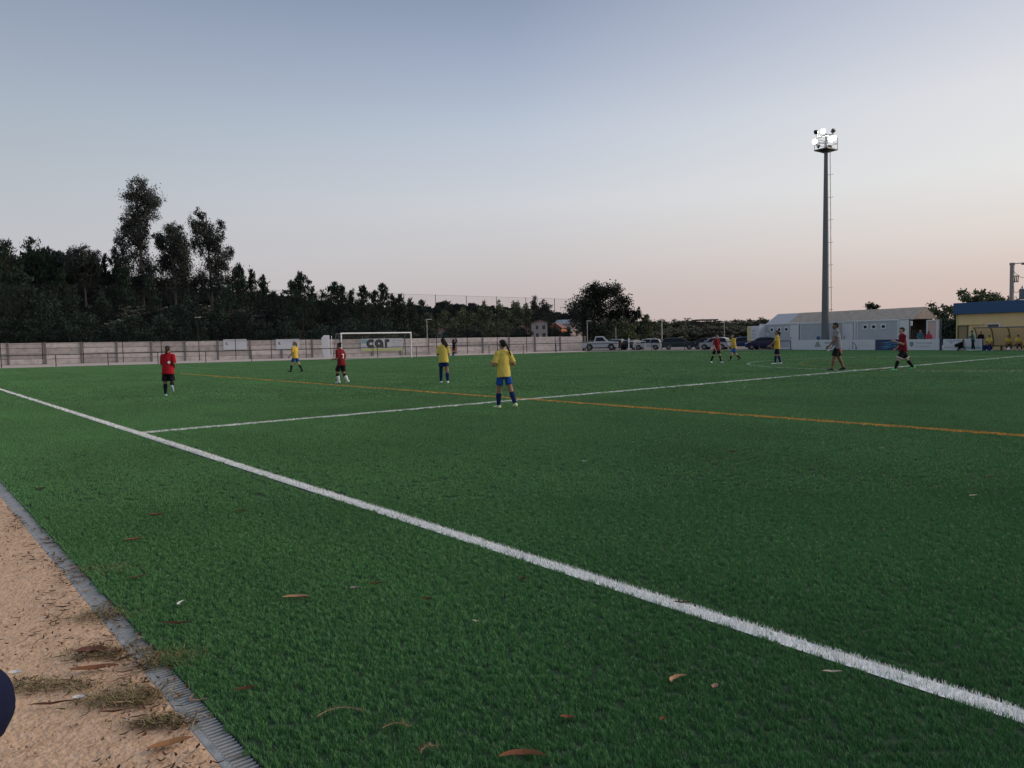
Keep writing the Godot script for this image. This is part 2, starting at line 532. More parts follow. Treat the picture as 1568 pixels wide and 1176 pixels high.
func tuft(size: float, n: int, h: float, w: float) -> ArrayMesh:
	var b := MB.new()
	for i in n:
		var at := Vector3(rng.randf_range(-0.5, 0.5) * size, 0, rng.randf_range(-0.5, 0.5) * size)
		var a := rng.randf() * TAU
		var l := rng.randf_range(0.03, 0.5)
		var k := rng.randf_range(0.78, 1.22)
		var c := Color(k * rng.randf_range(0.85, 1.2), k, k * rng.randf_range(0.8, 1.1))
		blade(b, at, h * rng.randf_range(0.65, 1.1), w, Vector3(cos(a), 0, sin(a)) * l, c)
	return b.mesh(true)

func make_turf_edge() -> void:
	# the cut edge of the carpet, its fibres leaning out over the drain
	var b := MB.new()
	var u := 1.2
	while u < 16.0:
		var grow := clampf(u / 6.0, 1.0, 2.2)
		u += 0.0042 * grow
		var k := rng.randf_range(0.75, 1.2)
		blade(b, uvp(u, 0.957 + rng.randf() * 0.012, 0.0), 0.027 * rng.randf_range(0.5, 1.05), 0.003 * grow, -VD * rng.randf_range(-0.1, 0.55) + UD * rng.randf_range(-0.5, 0.5), Color(0.090 * k, 0.245 * k, 0.086 * k))
	var o := part("turf_edge", b.mesh(true), M.blade, self)
	tag(o, "fringe of artificial grass fibres hanging over the drain", "grass", "", "stuff")

func near_line(u: float, v: float, m: float) -> bool:
	if absf(v - 3.303) < 0.062 + m: return true
	if absf(u - 14.05) < 0.055 + m and v > 3.3: return true
	if absf(v - 12.13) < 0.055 + m and u < 42.0: return true
	return false

func make_turf() -> void:
	var patchy := FastNoiseLite.new()
	patchy.seed = 11
	patchy.frequency = 0.22
	patchy.fractal_octaves = 4
	var lanes := FastNoiseLite.new()
	lanes.seed = 12
	lanes.frequency = 0.35
	# nearer tufts are small; farther ones cover more ground with the same coverage
	for ring in [[1.7, 7.0, 0.04, 52, 0.0027, 0.027], [7.0, 20.0, 0.08, 84, 0.0046, 0.029], [20.0, 45.0, 0.16, 80, 0.0105, 0.034], [45.0, 96.0, 0.30, 80, 0.021, 0.036]]:
		var step: float = ring[2]
		var m := tuft(step * 1.15, ring[3], ring[5], ring[4])
		var xf: Array[Transform3D] = []
		var cols: Array[Color] = []
		var z: float = ring[0]
		while z < ring[1]:
			var half := z * 0.72 + 0.9
			var x := -half
			while x < half:
				var q := Vector3(x + rng.randf_range(-0.5, 0.5) * step, 0, -z + rng.randf_range(-0.5, 0.5) * step)
				x += step
				var u := q.dot(UD)
				var v := q.dot(VD)
				if v < 0.956 + (0.0 if step < 0.06 else step * 0.22) or near_line(u, v, step * rng.randf_range(0.12, 0.30) if step < 0.06 else step * 0.5):
					continue
				if not Geometry2D.is_point_in_polygon(Vector2(q.x, q.z), turf_poly):
					continue
				var b := Basis(Vector3.UP, rng.randf() * TAU).scaled(Vector3(1, rng.randf_range(0.8, 1.15), 1))
				xf.append(Transform3D(b, q))
				var k := 1.0 + 0.22 * patchy.get_noise_2d(u, v) + 0.13 * lanes.get_noise_2d(u * 0.15, v * 3.0) + rng.randf_range(-0.06, 0.06)
				cols.append(Color(0.090 * k, 0.245 * k * rng.randf_range(0.95, 1.05), 0.086 * k))
			z += step
		var mm := MultiMesh.new()
		mm.transform_format = MultiMesh.TRANSFORM_3D
		mm.use_colors = true
		mm.mesh = m
		mm.instance_count = xf.size()
		for i in xf.size():
			mm.set_instance_transform(i, xf[i])
			mm.set_instance_color(i, cols[i])
		var o := MultiMeshInstance3D.new()
		o.name = numbered("turf_grass")
		o.multimesh = mm
		o.material_override = M.blade
		add_child(o)
		tag(o, "short dark green artificial grass covering the pitch", "grass", "", "stuff")

func marking(called: String, pts: PackedVector3Array, width: float, c: Color, jit := 0.12) -> void:
	# a painted line: blades of another colour, set as densely as the green ones
	var b := MB.new()
	var scuff := FastNoiseLite.new()
	scuff.seed = 31
	scuff.frequency = 0.5
	for i in pts.size() - 1:
		var a := pts[i]
		var e := pts[i + 1]
		var dir := (e - a).normalized()
		var side := dir.cross(Vector3.UP)
		var dist := maxf((a.distance_to(Vector3.ZERO) + e.distance_to(Vector3.ZERO)) * 0.5, 2.0)
		var grow := clampf(dist / 8.0, 1.0, 4.0)
		var n := int(a.distance_to(e) * width * (13000.0 if grow < 1.3 else 22000.0) / (grow * grow))
		b.col = c
		b.quad(a + side * width * 0.5 + Vector3(0, 0.006, 0), e + side * width * 0.5 + Vector3(0, 0.006, 0), e - side * width * 0.5 + Vector3(0, 0.006, 0), a - side * width * 0.5 + Vector3(0, 0.006, 0), Vector3.UP)
		for q in n:
			var at := a.lerp(e, rng.randf()) + side * width * rng.randf_range(-0.5, 0.5)
			var w := rng.randf() * TAU
			var k := rng.randf_range(1.0 - jit, 1.0 + jit * 0.4)
			k *= 1.0 - 0.22 * clampf(scuff.get_noise_2d(at.x * 3.0, at.z * 3.0) + 0.1, 0.0, 1.0)
			var cc := Color(c.r * k, c.g * k, c.b * k) if rng.randf() > 0.05 else Color(0.12, 0.27, 0.12)
			blade(b, at, (0.030 if grow < 1.3 else 0.037) * rng.randf_range(0.7, 1.08), 0.0038 * grow, Vector3(cos(w), 0, sin(w)) * rng.randf_range(0.1, 0.6), cc)
	struct(called, b.mesh(true), M.blade)

func run(a: Vector3, b: Vector3) -> PackedVector3Array:
	# split so that the spacing of blades follows the distance
	var out := PackedVector3Array()
	var n := maxi(2, int(a.distance_to(b) / 2.0))
	for i in n + 1:
		out.append(a.lerp(b, float(i) / n))
	return out

func arc(u: float, v: float, r: float, a0: float, a1: float) -> PackedVector3Array:
	var out := PackedVector3Array()
	for i in 61:
		var w := lerpf(a0, a1, i / 60.0)
		out.append(uvp(u + r * cos(w), v + r * sin(w)))
	return out

func make_markings() -> void:
	var white := Color(0.80, 0.82, 0.80)
	var pale := Color(0.34, 0.42, 0.33)
	var amber := Color(0.66, 0.36, 0.06)
	marking("touchline_marking", run(uvp(-6, 3.303), uvp(69, 3.303)), 0.118, white)
	marking("halfway_line_marking", run(uvp(14.05, 3.36), uvp(14.05, 62.5)), 0.105, white)
	marking("amber_line_marking", run(uvp(-8, 12.13), uvp(42, 12.13)), 0.10, amber)
	marking("centre_circle_marking", arc(14.05, 38.35, 9.15, 0, TAU), 0.12, white)
	marking("amber_circle_marking", arc(13.0, 38.35, 7.6, -PI * 0.9, PI * 0.45), 0.09, amber)
	# fainter lines in front of the far goal
	marking("penalty_area_marking", PackedVector3Array([uvp(59, 16), uvp(44.6, 16), uvp(44.6, 34), uvp(44.6, 52)]), 0.10, pale)
	marking("goal_area_marking", PackedVector3Array([uvp(57, 28), uvp(53.5, 28), uvp(53.5, 44)]), 0.10, pale)
	marking("goal_line_marking", PackedVector3Array([uvp(63.6, 8), uvp(58.6, 34), uvp(55.6, 46)]), 0.10, pale)
	marking("corner_area_marking", PackedVector3Array([uvp(39, 52), uvp(34, 56)]), 0.12, Color(0.5, 0.52, 0.4))

# ---------------------------------------------------------------- the drain along the touchline
func make_drain() -> void:
	var d := thing("drain_channel", "grey slotted drain channel with pale edge between sand and turf", "drain")
	var rim := MB.new()
	var bx := Basis(UD, Vector3.UP, -VD)
	var u := 0.0
	while u < 40.0:
		var l := 1.0 if u < 20.0 else 4.0
		rim.box(uvp(u + l * 0.5, 0.8665, -0.018), Vector3(l - 0.004, 0.027, 0.036), bx, 0.004)
		u += l
	part("channel_edge", rim.mesh(), M.rim, d)
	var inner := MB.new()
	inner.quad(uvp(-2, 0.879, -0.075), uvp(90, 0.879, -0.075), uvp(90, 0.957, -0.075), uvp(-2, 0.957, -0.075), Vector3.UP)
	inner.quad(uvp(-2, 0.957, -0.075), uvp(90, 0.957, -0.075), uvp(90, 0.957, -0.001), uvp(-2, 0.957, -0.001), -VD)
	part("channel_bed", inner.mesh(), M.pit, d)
	var one := MB.new()
	one.box(Vector3.ZERO, Vector3(0.012, 0.02, 0.076), Basis.IDENTITY, 0.002)
	var sm := one.mesh()
	var count := 0
	u = 2.0
	while u < 9.4:
		var s := part("grate_slat", sm, M.grate, d)
		s.transform = Transform3D(bx, uvp(u, 0.9175, -0.012))
		count += 1
		u += 0.0265
	var rest := MB.new()
	for z in [[0.0, 2.0], [9.4, 30.0]]:
		u = z[0]
		while u < z[1]:
			rest.box(uvp(u, 0.9175, -0.012), Vector3(0.012, 0.02, 0.076), bx)
			u += 0.0265
	part("grate_slats_beyond", rest.mesh(), M.grate, d, Vector3.ZERO, "stuff")
	var long := MB.new()
	for v in [0.953]:
		long.box(uvp(14, v, -0.022), Vector3(32, 0.016, 0.006), bx)
	part("grate_bar", long.mesh(), M.grate, d)

func curl(at: Vector3, l: float, w: float, turn: float, bend: float, lift: float, c: Color, b: MB) -> void:
	# a dry willow-shaped leaf: a curved, folded strip with thickness of a fold
	b.col = c
	var n := 8
	var prev := []
	for i in n + 1:
		var f := float(i) / n
		var a := (f - 0.5) * bend
		var p := Vector3(sin(a) / maxf(absf(bend), 0.01) * l * signf(bend) if absf(bend) > 0.01 else (f - 0.5) * l, 0, (1.0 - cos(a)) / maxf(absf(bend), 0.01) * l)
		var hw := w * 0.5 * pow(sin(PI * clampf(f * 0.94 + 0.03, 0, 1)), 0.8)
		var t := Vector3(cos(a), 0, sin(a) * signf(bend))
		var s := Vector3(-t.z, 0, t.x) * hw
		var y := lift * (0.25 + 0.75 * absf(f - 0.5) * 2.0)
		var tw := Vector3(0, hw * 0.7, 0)
		var row := [p - s + Vector3(0, y, 0) + tw, p + Vector3(0, y - hw * 0.15, 0), p + s + Vector3(0, y, 0) + tw * 0.6]
		if i > 0:
			for q in 2:
				var g := [prev[q], prev[q + 1], row[q + 1], row[q]]
				for z in 4:
					g[z] = at + (g[z] as Vector3).rotated(Vector3.UP, turn)
				b.quad(g[0], g[1], g[2], g[3], Vector3.UP)
		prev = row

func make_fallen_leaves() -> void:
	var tan := Color(0.36, 0.215, 0.12)
	var rust := Color(0.19, 0.085, 0.045)
	var brown := Color(0.095, 0.045, 0.025)
	var pale := Color(0.42, 0.36, 0.27)
	var white := Color(0.55, 0.56, 0.52)
	# x, z, length, width, turn, bend, colour, label
	var L := [
		[-1.27, -4.31, 0.165, 0.032, 0.05, 0.9, tan, "broad tan leaf lying alone left of the pale curl's patch of turf"],
		[0.01, -2.60, 0.175, 0.03, 0.0, 1.3, rust, "large rust orange leaf at the very bottom of the picture"],
		[0.67, -3.17, 0.12, 0.022, 0.7, 2.0, tan, "strongly curved tan leaf below the middle of the white line"],
		[1.36, -3.20, 0.085, 0.016, -0.1, -0.7, pale, "thin pale leaf just below the white line at right"],
		[-1.92, -4.23, 0.095, 0.017, 1.75, 2.2, white, "white curl of bark on the turf near the drain"],
		[-2.90, -5.69, 0.13, 0.03, 0.35, 0.4, rust, "rusty leaf near the drain, farther off than the bark curl"],
		[-3.12, -6.53, 0.13, 0.03, 0.1, 0.3, rust, "rusty leaf farthest up the turf beside the drain"],
		[-2.41, -4.75, 0.16, 0.014, 0.6, 0.3, brown, "narrow brown leaf near the drain edge beside the bark curl"],
		[-1.80, -3.93, 0.16, 0.02, -0.05, 0.2, brown, "dark flat brown leaf just below the white bark curl"],
		[-0.96, -4.44, 0.06, 0.03, 0.1, 0.5, Color(0.2, 0.19, 0.16), "small grey leaf right of the broad tan leaf"],
		[-0.85, -4.53, 0.13, 0.014, 0.15, 0.4, brown, "thin dark twig-like leaf beside the small grey leaf"],
		[-0.51, -4.23, 0.07, 0.022, -0.2, 0.6, brown, "small brown leaf in the middle of the near turf"],
		[-0.21, -3.87, 0.045, 0.016, -0.5, 1.1, pale, "tiny pale scrap in the middle of the near turf"],
		[0.19, -2.85, 0.06, 0.02, -0.2, 1.2, rust, "short rust coloured leaf above the large orange leaf"],
		[0.82, -3.08, 0.045, 0.025, 0.8, 0.9, Color(0.28, 0.19, 0.13), "crumpled brown scrap right of the curved tan leaf"],
		[2.74, -9.45, 0.14, 0.03, 0.0, 0.3, brown, "dark leaf on open turf beyond the white line"],
		[0.84, -8.93, 0.07, 0.02, -0.3, 0.8, white, "pale scrap on open turf beyond the white line's middle"],
		[4.06, -6.64, 0.10, 0.02, 0.3, 0.6, pale, "pale leaf on the turf near the right edge"],
		[4.73, -7.47, 0.10, 0.025, 0.2, 0.4, brown, "brown leaf on the turf near the right edge, behind the pale one"],
		[0.91, -4.09, 0.10, 0.016, -0.15, 0.3, brown, "dark leaf lying across the white touchline"],
		[0.04, -4.56, 0.05, 0.025, 0.1, 0.9, brown, "small dark scrap just below the white touchline"],
		[-2.41, -6.62, 0.11, 0.024, 0.05, 0.4, brown, "brown leaf on turf between the drain and the touchline, far off"],
		[-4.95, -7.88, 0.09, 0.03, 0.1, 0.4, brown, "brown leaf at the left edge by the drain"],
		[-1.16, -3.15, 0.09, 0.02, 0.3, 0.4, brown, "dark brown leaf on the turf close to the drain grate"],
		[0.55, -2.82, 0.035, 0.018, 0.9, 0.9, rust, "tiny rust scrap near the bottom right of the curved leaf"],
		[4.63, -9.47, 0.07, 0.02, 0.2, 0.5, pale, "tiny pale scrap far right beyond the touchline"],
	]
	for e in L:
		var b := MB.new()
		curl(Vector3.ZERO, e[2], e[3], e[4], e[5], 0.012, e[6], b)
		var o := part("fallen_leaf", b.mesh(), M.litter, self, Vector3(e[0], 0.024, e[1]))
		tag(o, e[7], "leaf", "dry leaves and scraps fallen on the turf")
	# dried sprigs: a bowed stem with fine hairs, half sunk between the fibres
	for e in [[-0.72, -2.96, 0.17, 0.25, "dried brown sprig on the turf, largest of three at lower left"], [-0.47, -2.83, 0.10, 0.1, "thin pale dried sprig below the largest sprig"], [-0.33, -2.66, 0.07, 0.5, "smallest dried sprig, near the bottom edge left of the orange leaf"]]:
		var b := MB.new()
		var pts := PackedVector3Array()
		for i in 9:
			var f := i / 8.0 - 0.5
			pts.append(Vector3(f * e[2], 0.006 - f * f * 0.02, f * f * e[2] * 0.9).rotated(Vector3.UP, e[3]))
		b.col = Color(0.36, 0.28, 0.17)
		b.path(pts, 0.0016, 0.001, 5)
		for i in 90:
			var p := pts[rng.randi() % 9] + Vector3(rng.randfn(0, 0.008), -0.004, rng.randfn(0, 0.005))
			var a := rng.randf() * TAU
			var k := rng.randf_range(0.5, 1.2)
			blade(b, p, rng.randf_range(0.006, 0.016), 0.0016, Vector3(cos(a), 0, sin(a)) * rng.randf_range(0.5, 2.0), Color(0.28 * k, 0.2 * k, 0.12 * k))
		tag(part("dried_sprig", b.mesh(true), M.litter, self, Vector3(e[0], 0.026, e[1])), e[4], "twig", "dried sprigs on the turf")
	# on the sand
	for e in [[-1.95, -3.42, 0.20, 0.035, 0.25, 0.3, rust, "long dark red leaf on the sand among the dry weeds"], [-2.08, -3.62, 0.15, 0.05, 0.2, 0.3, Color(0.13, 0.06, 0.045), "broad red brown leaf behind the dry weeds on sand"], [-1.30, -2.74, 0.16, 0.035, 0.5, 0.4, Color(0.26, 0.14, 0.07), "orange brown leaf on sand close to the drain at bottom"], [-1.65, -3.0, 0.11, 0.014, 0.1, 0.7, brown, "thin dark twig lying on bare sand"], [-1.95, -3.08, 0.17, 0.016, 0.2, 0.2, brown, "dark stick in front of the dry weeds"]]:
		var b := MB.new()
		curl(Vector3.ZERO, e[2], e[3], e[4], e[5], 0.014, e[6], b)
		var o := part("fallen_leaf", b.mesh(), M.litter, self, Vector3(e[0], 0.008, e[1]))
		tag(o, e[7], "leaf", "dry leaves fallen on the sand")
	for e in [[-2.30, -3.39, 0.065, "flat white scrap of paper on the sand beside the navy sleeve"], [-1.86, -3.13, 0.055, "thin white scrap of paper in front of the dry weeds"]]:
		var b := MB.new()
		curl(Vector3.ZERO, e[2], 0.024, 0.1, 0.3, 0.008, Color(0.62, 0.62, 0.6), b)
		tag(part("paper_scrap", b.mesh(), M.litter, self, Vector3(e[0], 0.01, e[1])), e[3], "litter", "white paper scraps on the sand")

func make_sand_litter() -> void:
	# dry strips, twigs and crumbs gathered along the drain, pebbles over the sand
	var b := MB.new()
	for i in 900:
		var u := 2.2 + pow(rng.randf(), 1.4) * 9.0
		var v := 0.86 - absf(rng.randfn(0.0, 0.16)) * (1.0 + 0.8 * sin(u * 3.0))
		if v > 0.93: continue
		var k := rng.randf_range(0.45, 1.3)
		var c: Color = [Color(0.10, 0.05, 0.03), Color(0.2, 0.12, 0.07), Color(0.33, 0.25, 0.17), Color(0.08, 0.05, 0.035), Color(0.34, 0.29, 0.24)][rng.randi() % 5]
		curl(uvp(u, v, rng.randf_range(0.002, 0.014)), 0.014 + 0.07 * pow(rng.randf(), 2.0), rng.randf_range(0.004, 0.014), rng.randf() * TAU, rng.randf_range(-1.6, 1.6), rng.randf_range(0.003, 0.016), Color(c.r * k, c.g * k, c.b * k), b)
	for i in 60:
		curl(uvp(2.3 + rng.randf() * 5.0, rng.randf_range(0.87, 0.95), 0.001), rng.randf_range(0.03, 0.09), rng.randf_range(0.006, 0.02), rng.randf() * TAU, rng.randf_range(-1.5, 1.5), 0.01, Color(0.2, 0.14, 0.1) * rng.randf_range(0.5, 1.5), b)
	tag(part("leaf_litter", b.mesh(), M.litter, self), "dry leaf litter gathered along the drain edge", "leaf litter", "", "stuff")
	var st := MB.new()
	st.ball(Vector3.ZERO, Vector3(1, 0.6, 0.8), 6, 4)
	var mm := MultiMesh.new()
	mm.transform_format = MultiMesh.TRANSFORM_3D
	mm.use_colors = true
	mm.mesh = st.mesh()
	mm.instance_count = 26000
	for i in 26000:
		var u := 1.6 + pow(rng.randf(), 1.7) * 11.0
		var v := 0.85 - rng.randf() * 3.2
		var r := 0.0016 + 0.0070 * pow(rng.randf(), 5.0)
		mm.set_instance_transform(i, Transform3D(Basis(Vector3.UP, rng.randf() * TAU).scaled(Vector3(r, r, r)), uvp(u, v, 0.002)))
		var k := rng.randf_range(0.6, 1.35)
		mm.set_instance_color(i, Color(0.36 * k, 0.25 * k, 0.18 * k))
	var o := MultiMeshInstance3D.new()
	o.name = "sand_pebbles"
	o.multimesh = mm
	o.material_override = M.litter
	add_child(o)
	tag(o, "small pebbles strewn over the sand", "pebbles", "", "stuff")

func make_weeds() -> void:
	# x, z, spread x, spread z, height, blades, green share, label
	for e in [[-1.66, -3.52, 0.26, 0.16, 0.06, 330, 0.75, "olive weed tuft against the drain edge, nearest the grate gap"], [-1.66, -3.14, 0.30, 0.14, 0.07, 420, 0.45, "dark grey green weed tuft on sand, lowest of the tufts"], [-2.12, -3.28, 0.55, 0.13, 0.045, 420, 0.5, "long low strip of dry olive grass on the sand"], [-2.30, -4.15, 0.35, 0.22, 0.05, 300, 0.55, "dry weed tuft by the drain, behind the others"], [-2.75, -5.0, 0.4, 0.22, 0.05, 260, 0.4, "small dry weed tuft farther up along the drain"], [-1.42, -2.93, 0.22, 0.10, 0.05, 240, 0.5, "small yellowish weed tuft beside the slotted grate"], [-2.0, -3.62, 0.34, 0.16, 0.05, 300, 0.35, "brown matted weed tuft left of the olive one"]]:
		var b := MB.new()
		for i in int(e[5] * 1.6):
			var p := Vector3(rng.randfn(0, 0.5) * e[2] * 0.6, 0, rng.randfn(0, 0.5) * e[3] * 0.6)
			var a := rng.randf() * TAU
			var k := rng.randf_range(0.5, 1.3)
			var c := Color(0.19, 0.18, 0.075) if rng.randf() < e[6] else Color(0.33, 0.245, 0.15)
			blade(b, p, e[4] * 0.6 * rng.randf_range(0.3, 1.0), 0.0035, Vector3(cos(a), 0, sin(a)) * rng.randf_range(0.6, 3.0), Color(c.r * k, c.g * k, c.b * k))
		for i in int(e[5] * 0.35):
			var k := rng.randf_range(0.4, 1.2)
			var c: Color = [Color(0.10, 0.06, 0.035), Color(0.2, 0.14, 0.09), Color(0.13, 0.12, 0.05)][rng.randi() % 3]
			curl(Vector3(rng.randfn(0, 0.55) * e[2] * 0.6, 0.004, rng.randfn(0, 0.55) * e[3] * 0.7), rng.randf_range(0.02, 0.08), rng.randf_range(0.003, 0.010), rng.randf() * TAU, rng.randf_range(-1.5, 1.5), 0.006, Color(c.r * k, c.g * k, c.b * k), b)
		var o := part("weed_tuft", b.mesh(true), M.litter, self, Vector3(e[0], 0.0, e[1]))
		tag(o, e[7], "weeds", "dry weed tufts on the sand")

# ---------------------------------------------------------------- trees
func leaves(b: MB, at: Vector3, r: Vector3, n: int, size: float, style: String, c: Color) -> void:
	# a lobe of a crown: clumps of leaf-sized faces round its surface, with gaps between the clumps
	var clumps := maxi(7, int(n / 24.0))
	var per := maxi(4, int(n * 1.75 / clumps))
	for q in clumps:
		var d := Vector3(rng.randfn(), rng.randfn() + 0.15, rng.randfn()).normalized()
		var centre := at + d * r * rng.randf_range(0.25, 0.95)
		var spread := r * rng.randf_range(0.2, 0.42)
		var k := rng.randf_range(0.6, 1.4)
		var cc := Color(c.r * k, c.g * k * rng.randf_range(0.95, 1.06), c.b * k)
		for i in per:
			var o := Vector3(rng.randfn(), rng.randfn() * 0.8, rng.randfn()) * 0.62
			var p := centre + o * spread
			var l := size * 0.76 * rng.randf_range(0.6, 1.35)
			var axis: Vector3
			var w := 0.5
			if style == "p":
				axis = (Vector3(rng.randfn(), 0.0, rng.randfn()) * 0.45 + Vector3.UP + d * 0.5).normalized()
				w = 0.34
			elif style == "e":
				axis = (Vector3(rng.randfn(), 0.0, rng.randfn()) * 0.5 - Vector3.UP * 0.8 + d * 0.3).normalized()
				w = 0.36
			else:
				axis = Vector3(rng.randfn(), rng.randfn(), rng.randfn()).normalized()
				w = 0.6
			var side := axis.cross(Vector3(rng.randfn(), rng.randfn(), rng.randfn())).normalized() * l * w * 0.5
			b.col = Color(cc.r * rng.randf_range(0.8, 1.2), cc.g * rng.randf_range(0.85, 1.15), cc.b)
			var m := p + axis * l * 0.5
			b.tri(p, m + side, p + axis * l)
			b.tri(p, p + axis * l, m - side)

func limbs(b: MB, base: Vector3, top: Vector3, r: float, lobes: Array) -> void:
	var pts := PackedVector3Array()
	for i in 9:
		var f := i / 8.0
		pts.append(base.lerp(top, f) + Vector3(sin(f * 5.0 + base.x) * 0.25, 0, cos(f * 4.0 + base.z) * 0.2) * f)
	for i in 8:
		b.tube(pts[i], pts[i + 1], r * (1.0 - 0.1 * i), r * (0.9 - 0.1 * i), 7, false)
	for l in lobes:
		var p: Vector3 = l[0]
		if absf(p.x - base.x) > 2.6: continue
		var f := clampf((p.y - base.y - absf(p.x - base.x) * 0.7) / (top.y - base.y), 0.15, 0.95)
		var s := pts[0].lerp(pts[8], f)
		s = pts[clampi(int(f * 8.0), 0, 8)]
		var mid := s.lerp(p, 0.5) + Vector3(0, 0.12 * s.distance_to(p), 0)
		b.tube(s, mid, r * 0.38, r * 0.25, 5, false)
		b.tube(mid, p, r * 0.25, r * 0.1, 5, false)

func lobes_of(kind: String, h: float, w: float) -> Array:
	# lobes [centre, radii] for a tree h high and w wide standing on the origin
	var out := []
	var n := 0
	if kind == "p":
		n = 17
		for i in n:
			var f := float(i) / (n - 1)
			var y := lerpf(0.26, 0.93, f) * h
			var span := w * 0.5 * (0.95 - 0.75 * pow(f, 1.5))
			var a := i * 2.4 + rng.randf()
			out.append([Vector3(cos(a) * span * rng.randf_range(0.35, 0.8), y, sin(a) * span * 0.6), Vector3(0.36 * w * (1.1 - 0.6 * f), h * 0.085 * rng.randf_range(0.8, 1.3), 0.34 * w * (1.1 - 0.6 * f))])
		out.append([Vector3(0, h * 0.955, 0), Vector3(0.09 * w, h * 0.055, 0.09 * w)])
	elif kind == "b":
		for i in 9:
			var a := i * 2.4
			var q := sqrt((i + 0.5) / 9.0)
			out.append([Vector3(cos(a) * w * 0.36 * q, h * (0.78 - 0.42 * q * rng.randf_range(0.6, 1.3)), sin(a) * w * 0.3 * q), Vector3(w * 0.22, h * 0.22, w * 0.22)])
		out.append([Vector3(0, h * 0.3, 0), Vector3(w * 0.42, h * 0.3, w * 0.35)])
	elif kind == "l":
		for i in 8:
			var f := i / 7.0
			var a := i * 2.4 + rng.randf()
			out.append([Vector3(cos(a) * w * 0.2, lerpf(0.25, 0.9, f) * h, sin(a) * w * 0.2), Vector3(w * (0.36 - 0.2 * f), h * 0.14, w * (0.34 - 0.2 * f))])
	else:
		for i in 10:
			var f := i / 9.0
			var a := i * 2.4 + rng.randf()
			var span := sin(PI * (0.2 + 0.75 * f)) * w * 0.32
			out.append([Vector3(cos(a) * span, lerpf(0.3, 0.88, f) * h, sin(a) * span), Vector3(w * 0.22, h * 0.13, w * 0.22)])
	return out

const CROWN := {"p": Color(0.022, 0.040, 0.027), "b": Color(0.024, 0.044, 0.030), "l": Color(0.085, 0.105, 0.055), "d": Color(0.025, 0.034, 0.024), "e": Color(0.036, 0.042, 0.036)}

func tree_at(called: String, kind: String, pos: Vector3, h: float, w: float, lobes: Array, count: int, size: float, label: String, category := "tree", group := "") -> Node3D:
	var t := thing(called, label, category, pos, 0.0, group)
	var cm := MB.new()
	var total := 0.0
	for l in lobes:
		var r: Vector3 = l[1]
		total += r.x * r.y
	for l in lobes:
		var r: Vector3 = l[1]
		leaves(cm, l[0], r, int(count * r.x * r.y / total) + 12, size, kind, CROWN[kind])
	var trunk := MB.new()
	var high := 0.0
	for l in lobes:
		high = maxf(high, l[0].y)
	limbs(trunk, Vector3(0, -0.3, 0), Vector3(0, high, 0), clampf(h * 0.016, 0.06, 0.3), lobes)
	part("trunk", trunk.mesh(), M["bark%d" % (1 if kind == "e" else 0 if kind == "p" else 2)], t)
	part("crown", cm.mesh(true), M.leaf, t)
	return t

func hero(called: String, kind: String, z: float, x0: float, L: Array, count: int, size: float, label: String) -> void:
	# lobes given as [x, y, half width, half height] metres in the world, spread in depth round z
	var lobes := []
	var h := 0.0
	for i in L.size():
		var e: Array = L[i]
		lobes.append([Vector3(e[0] - x0, e[1], sin(i * 2.3) * e[2] * 0.8), Vector3(e[2], e[3], e[2]) * 1.06])
		h = maxf(h, e[1] + e[3])
	tree_at(called, kind, Vector3(x0, 0, z), h, 4.0, lobes, count, size, label)

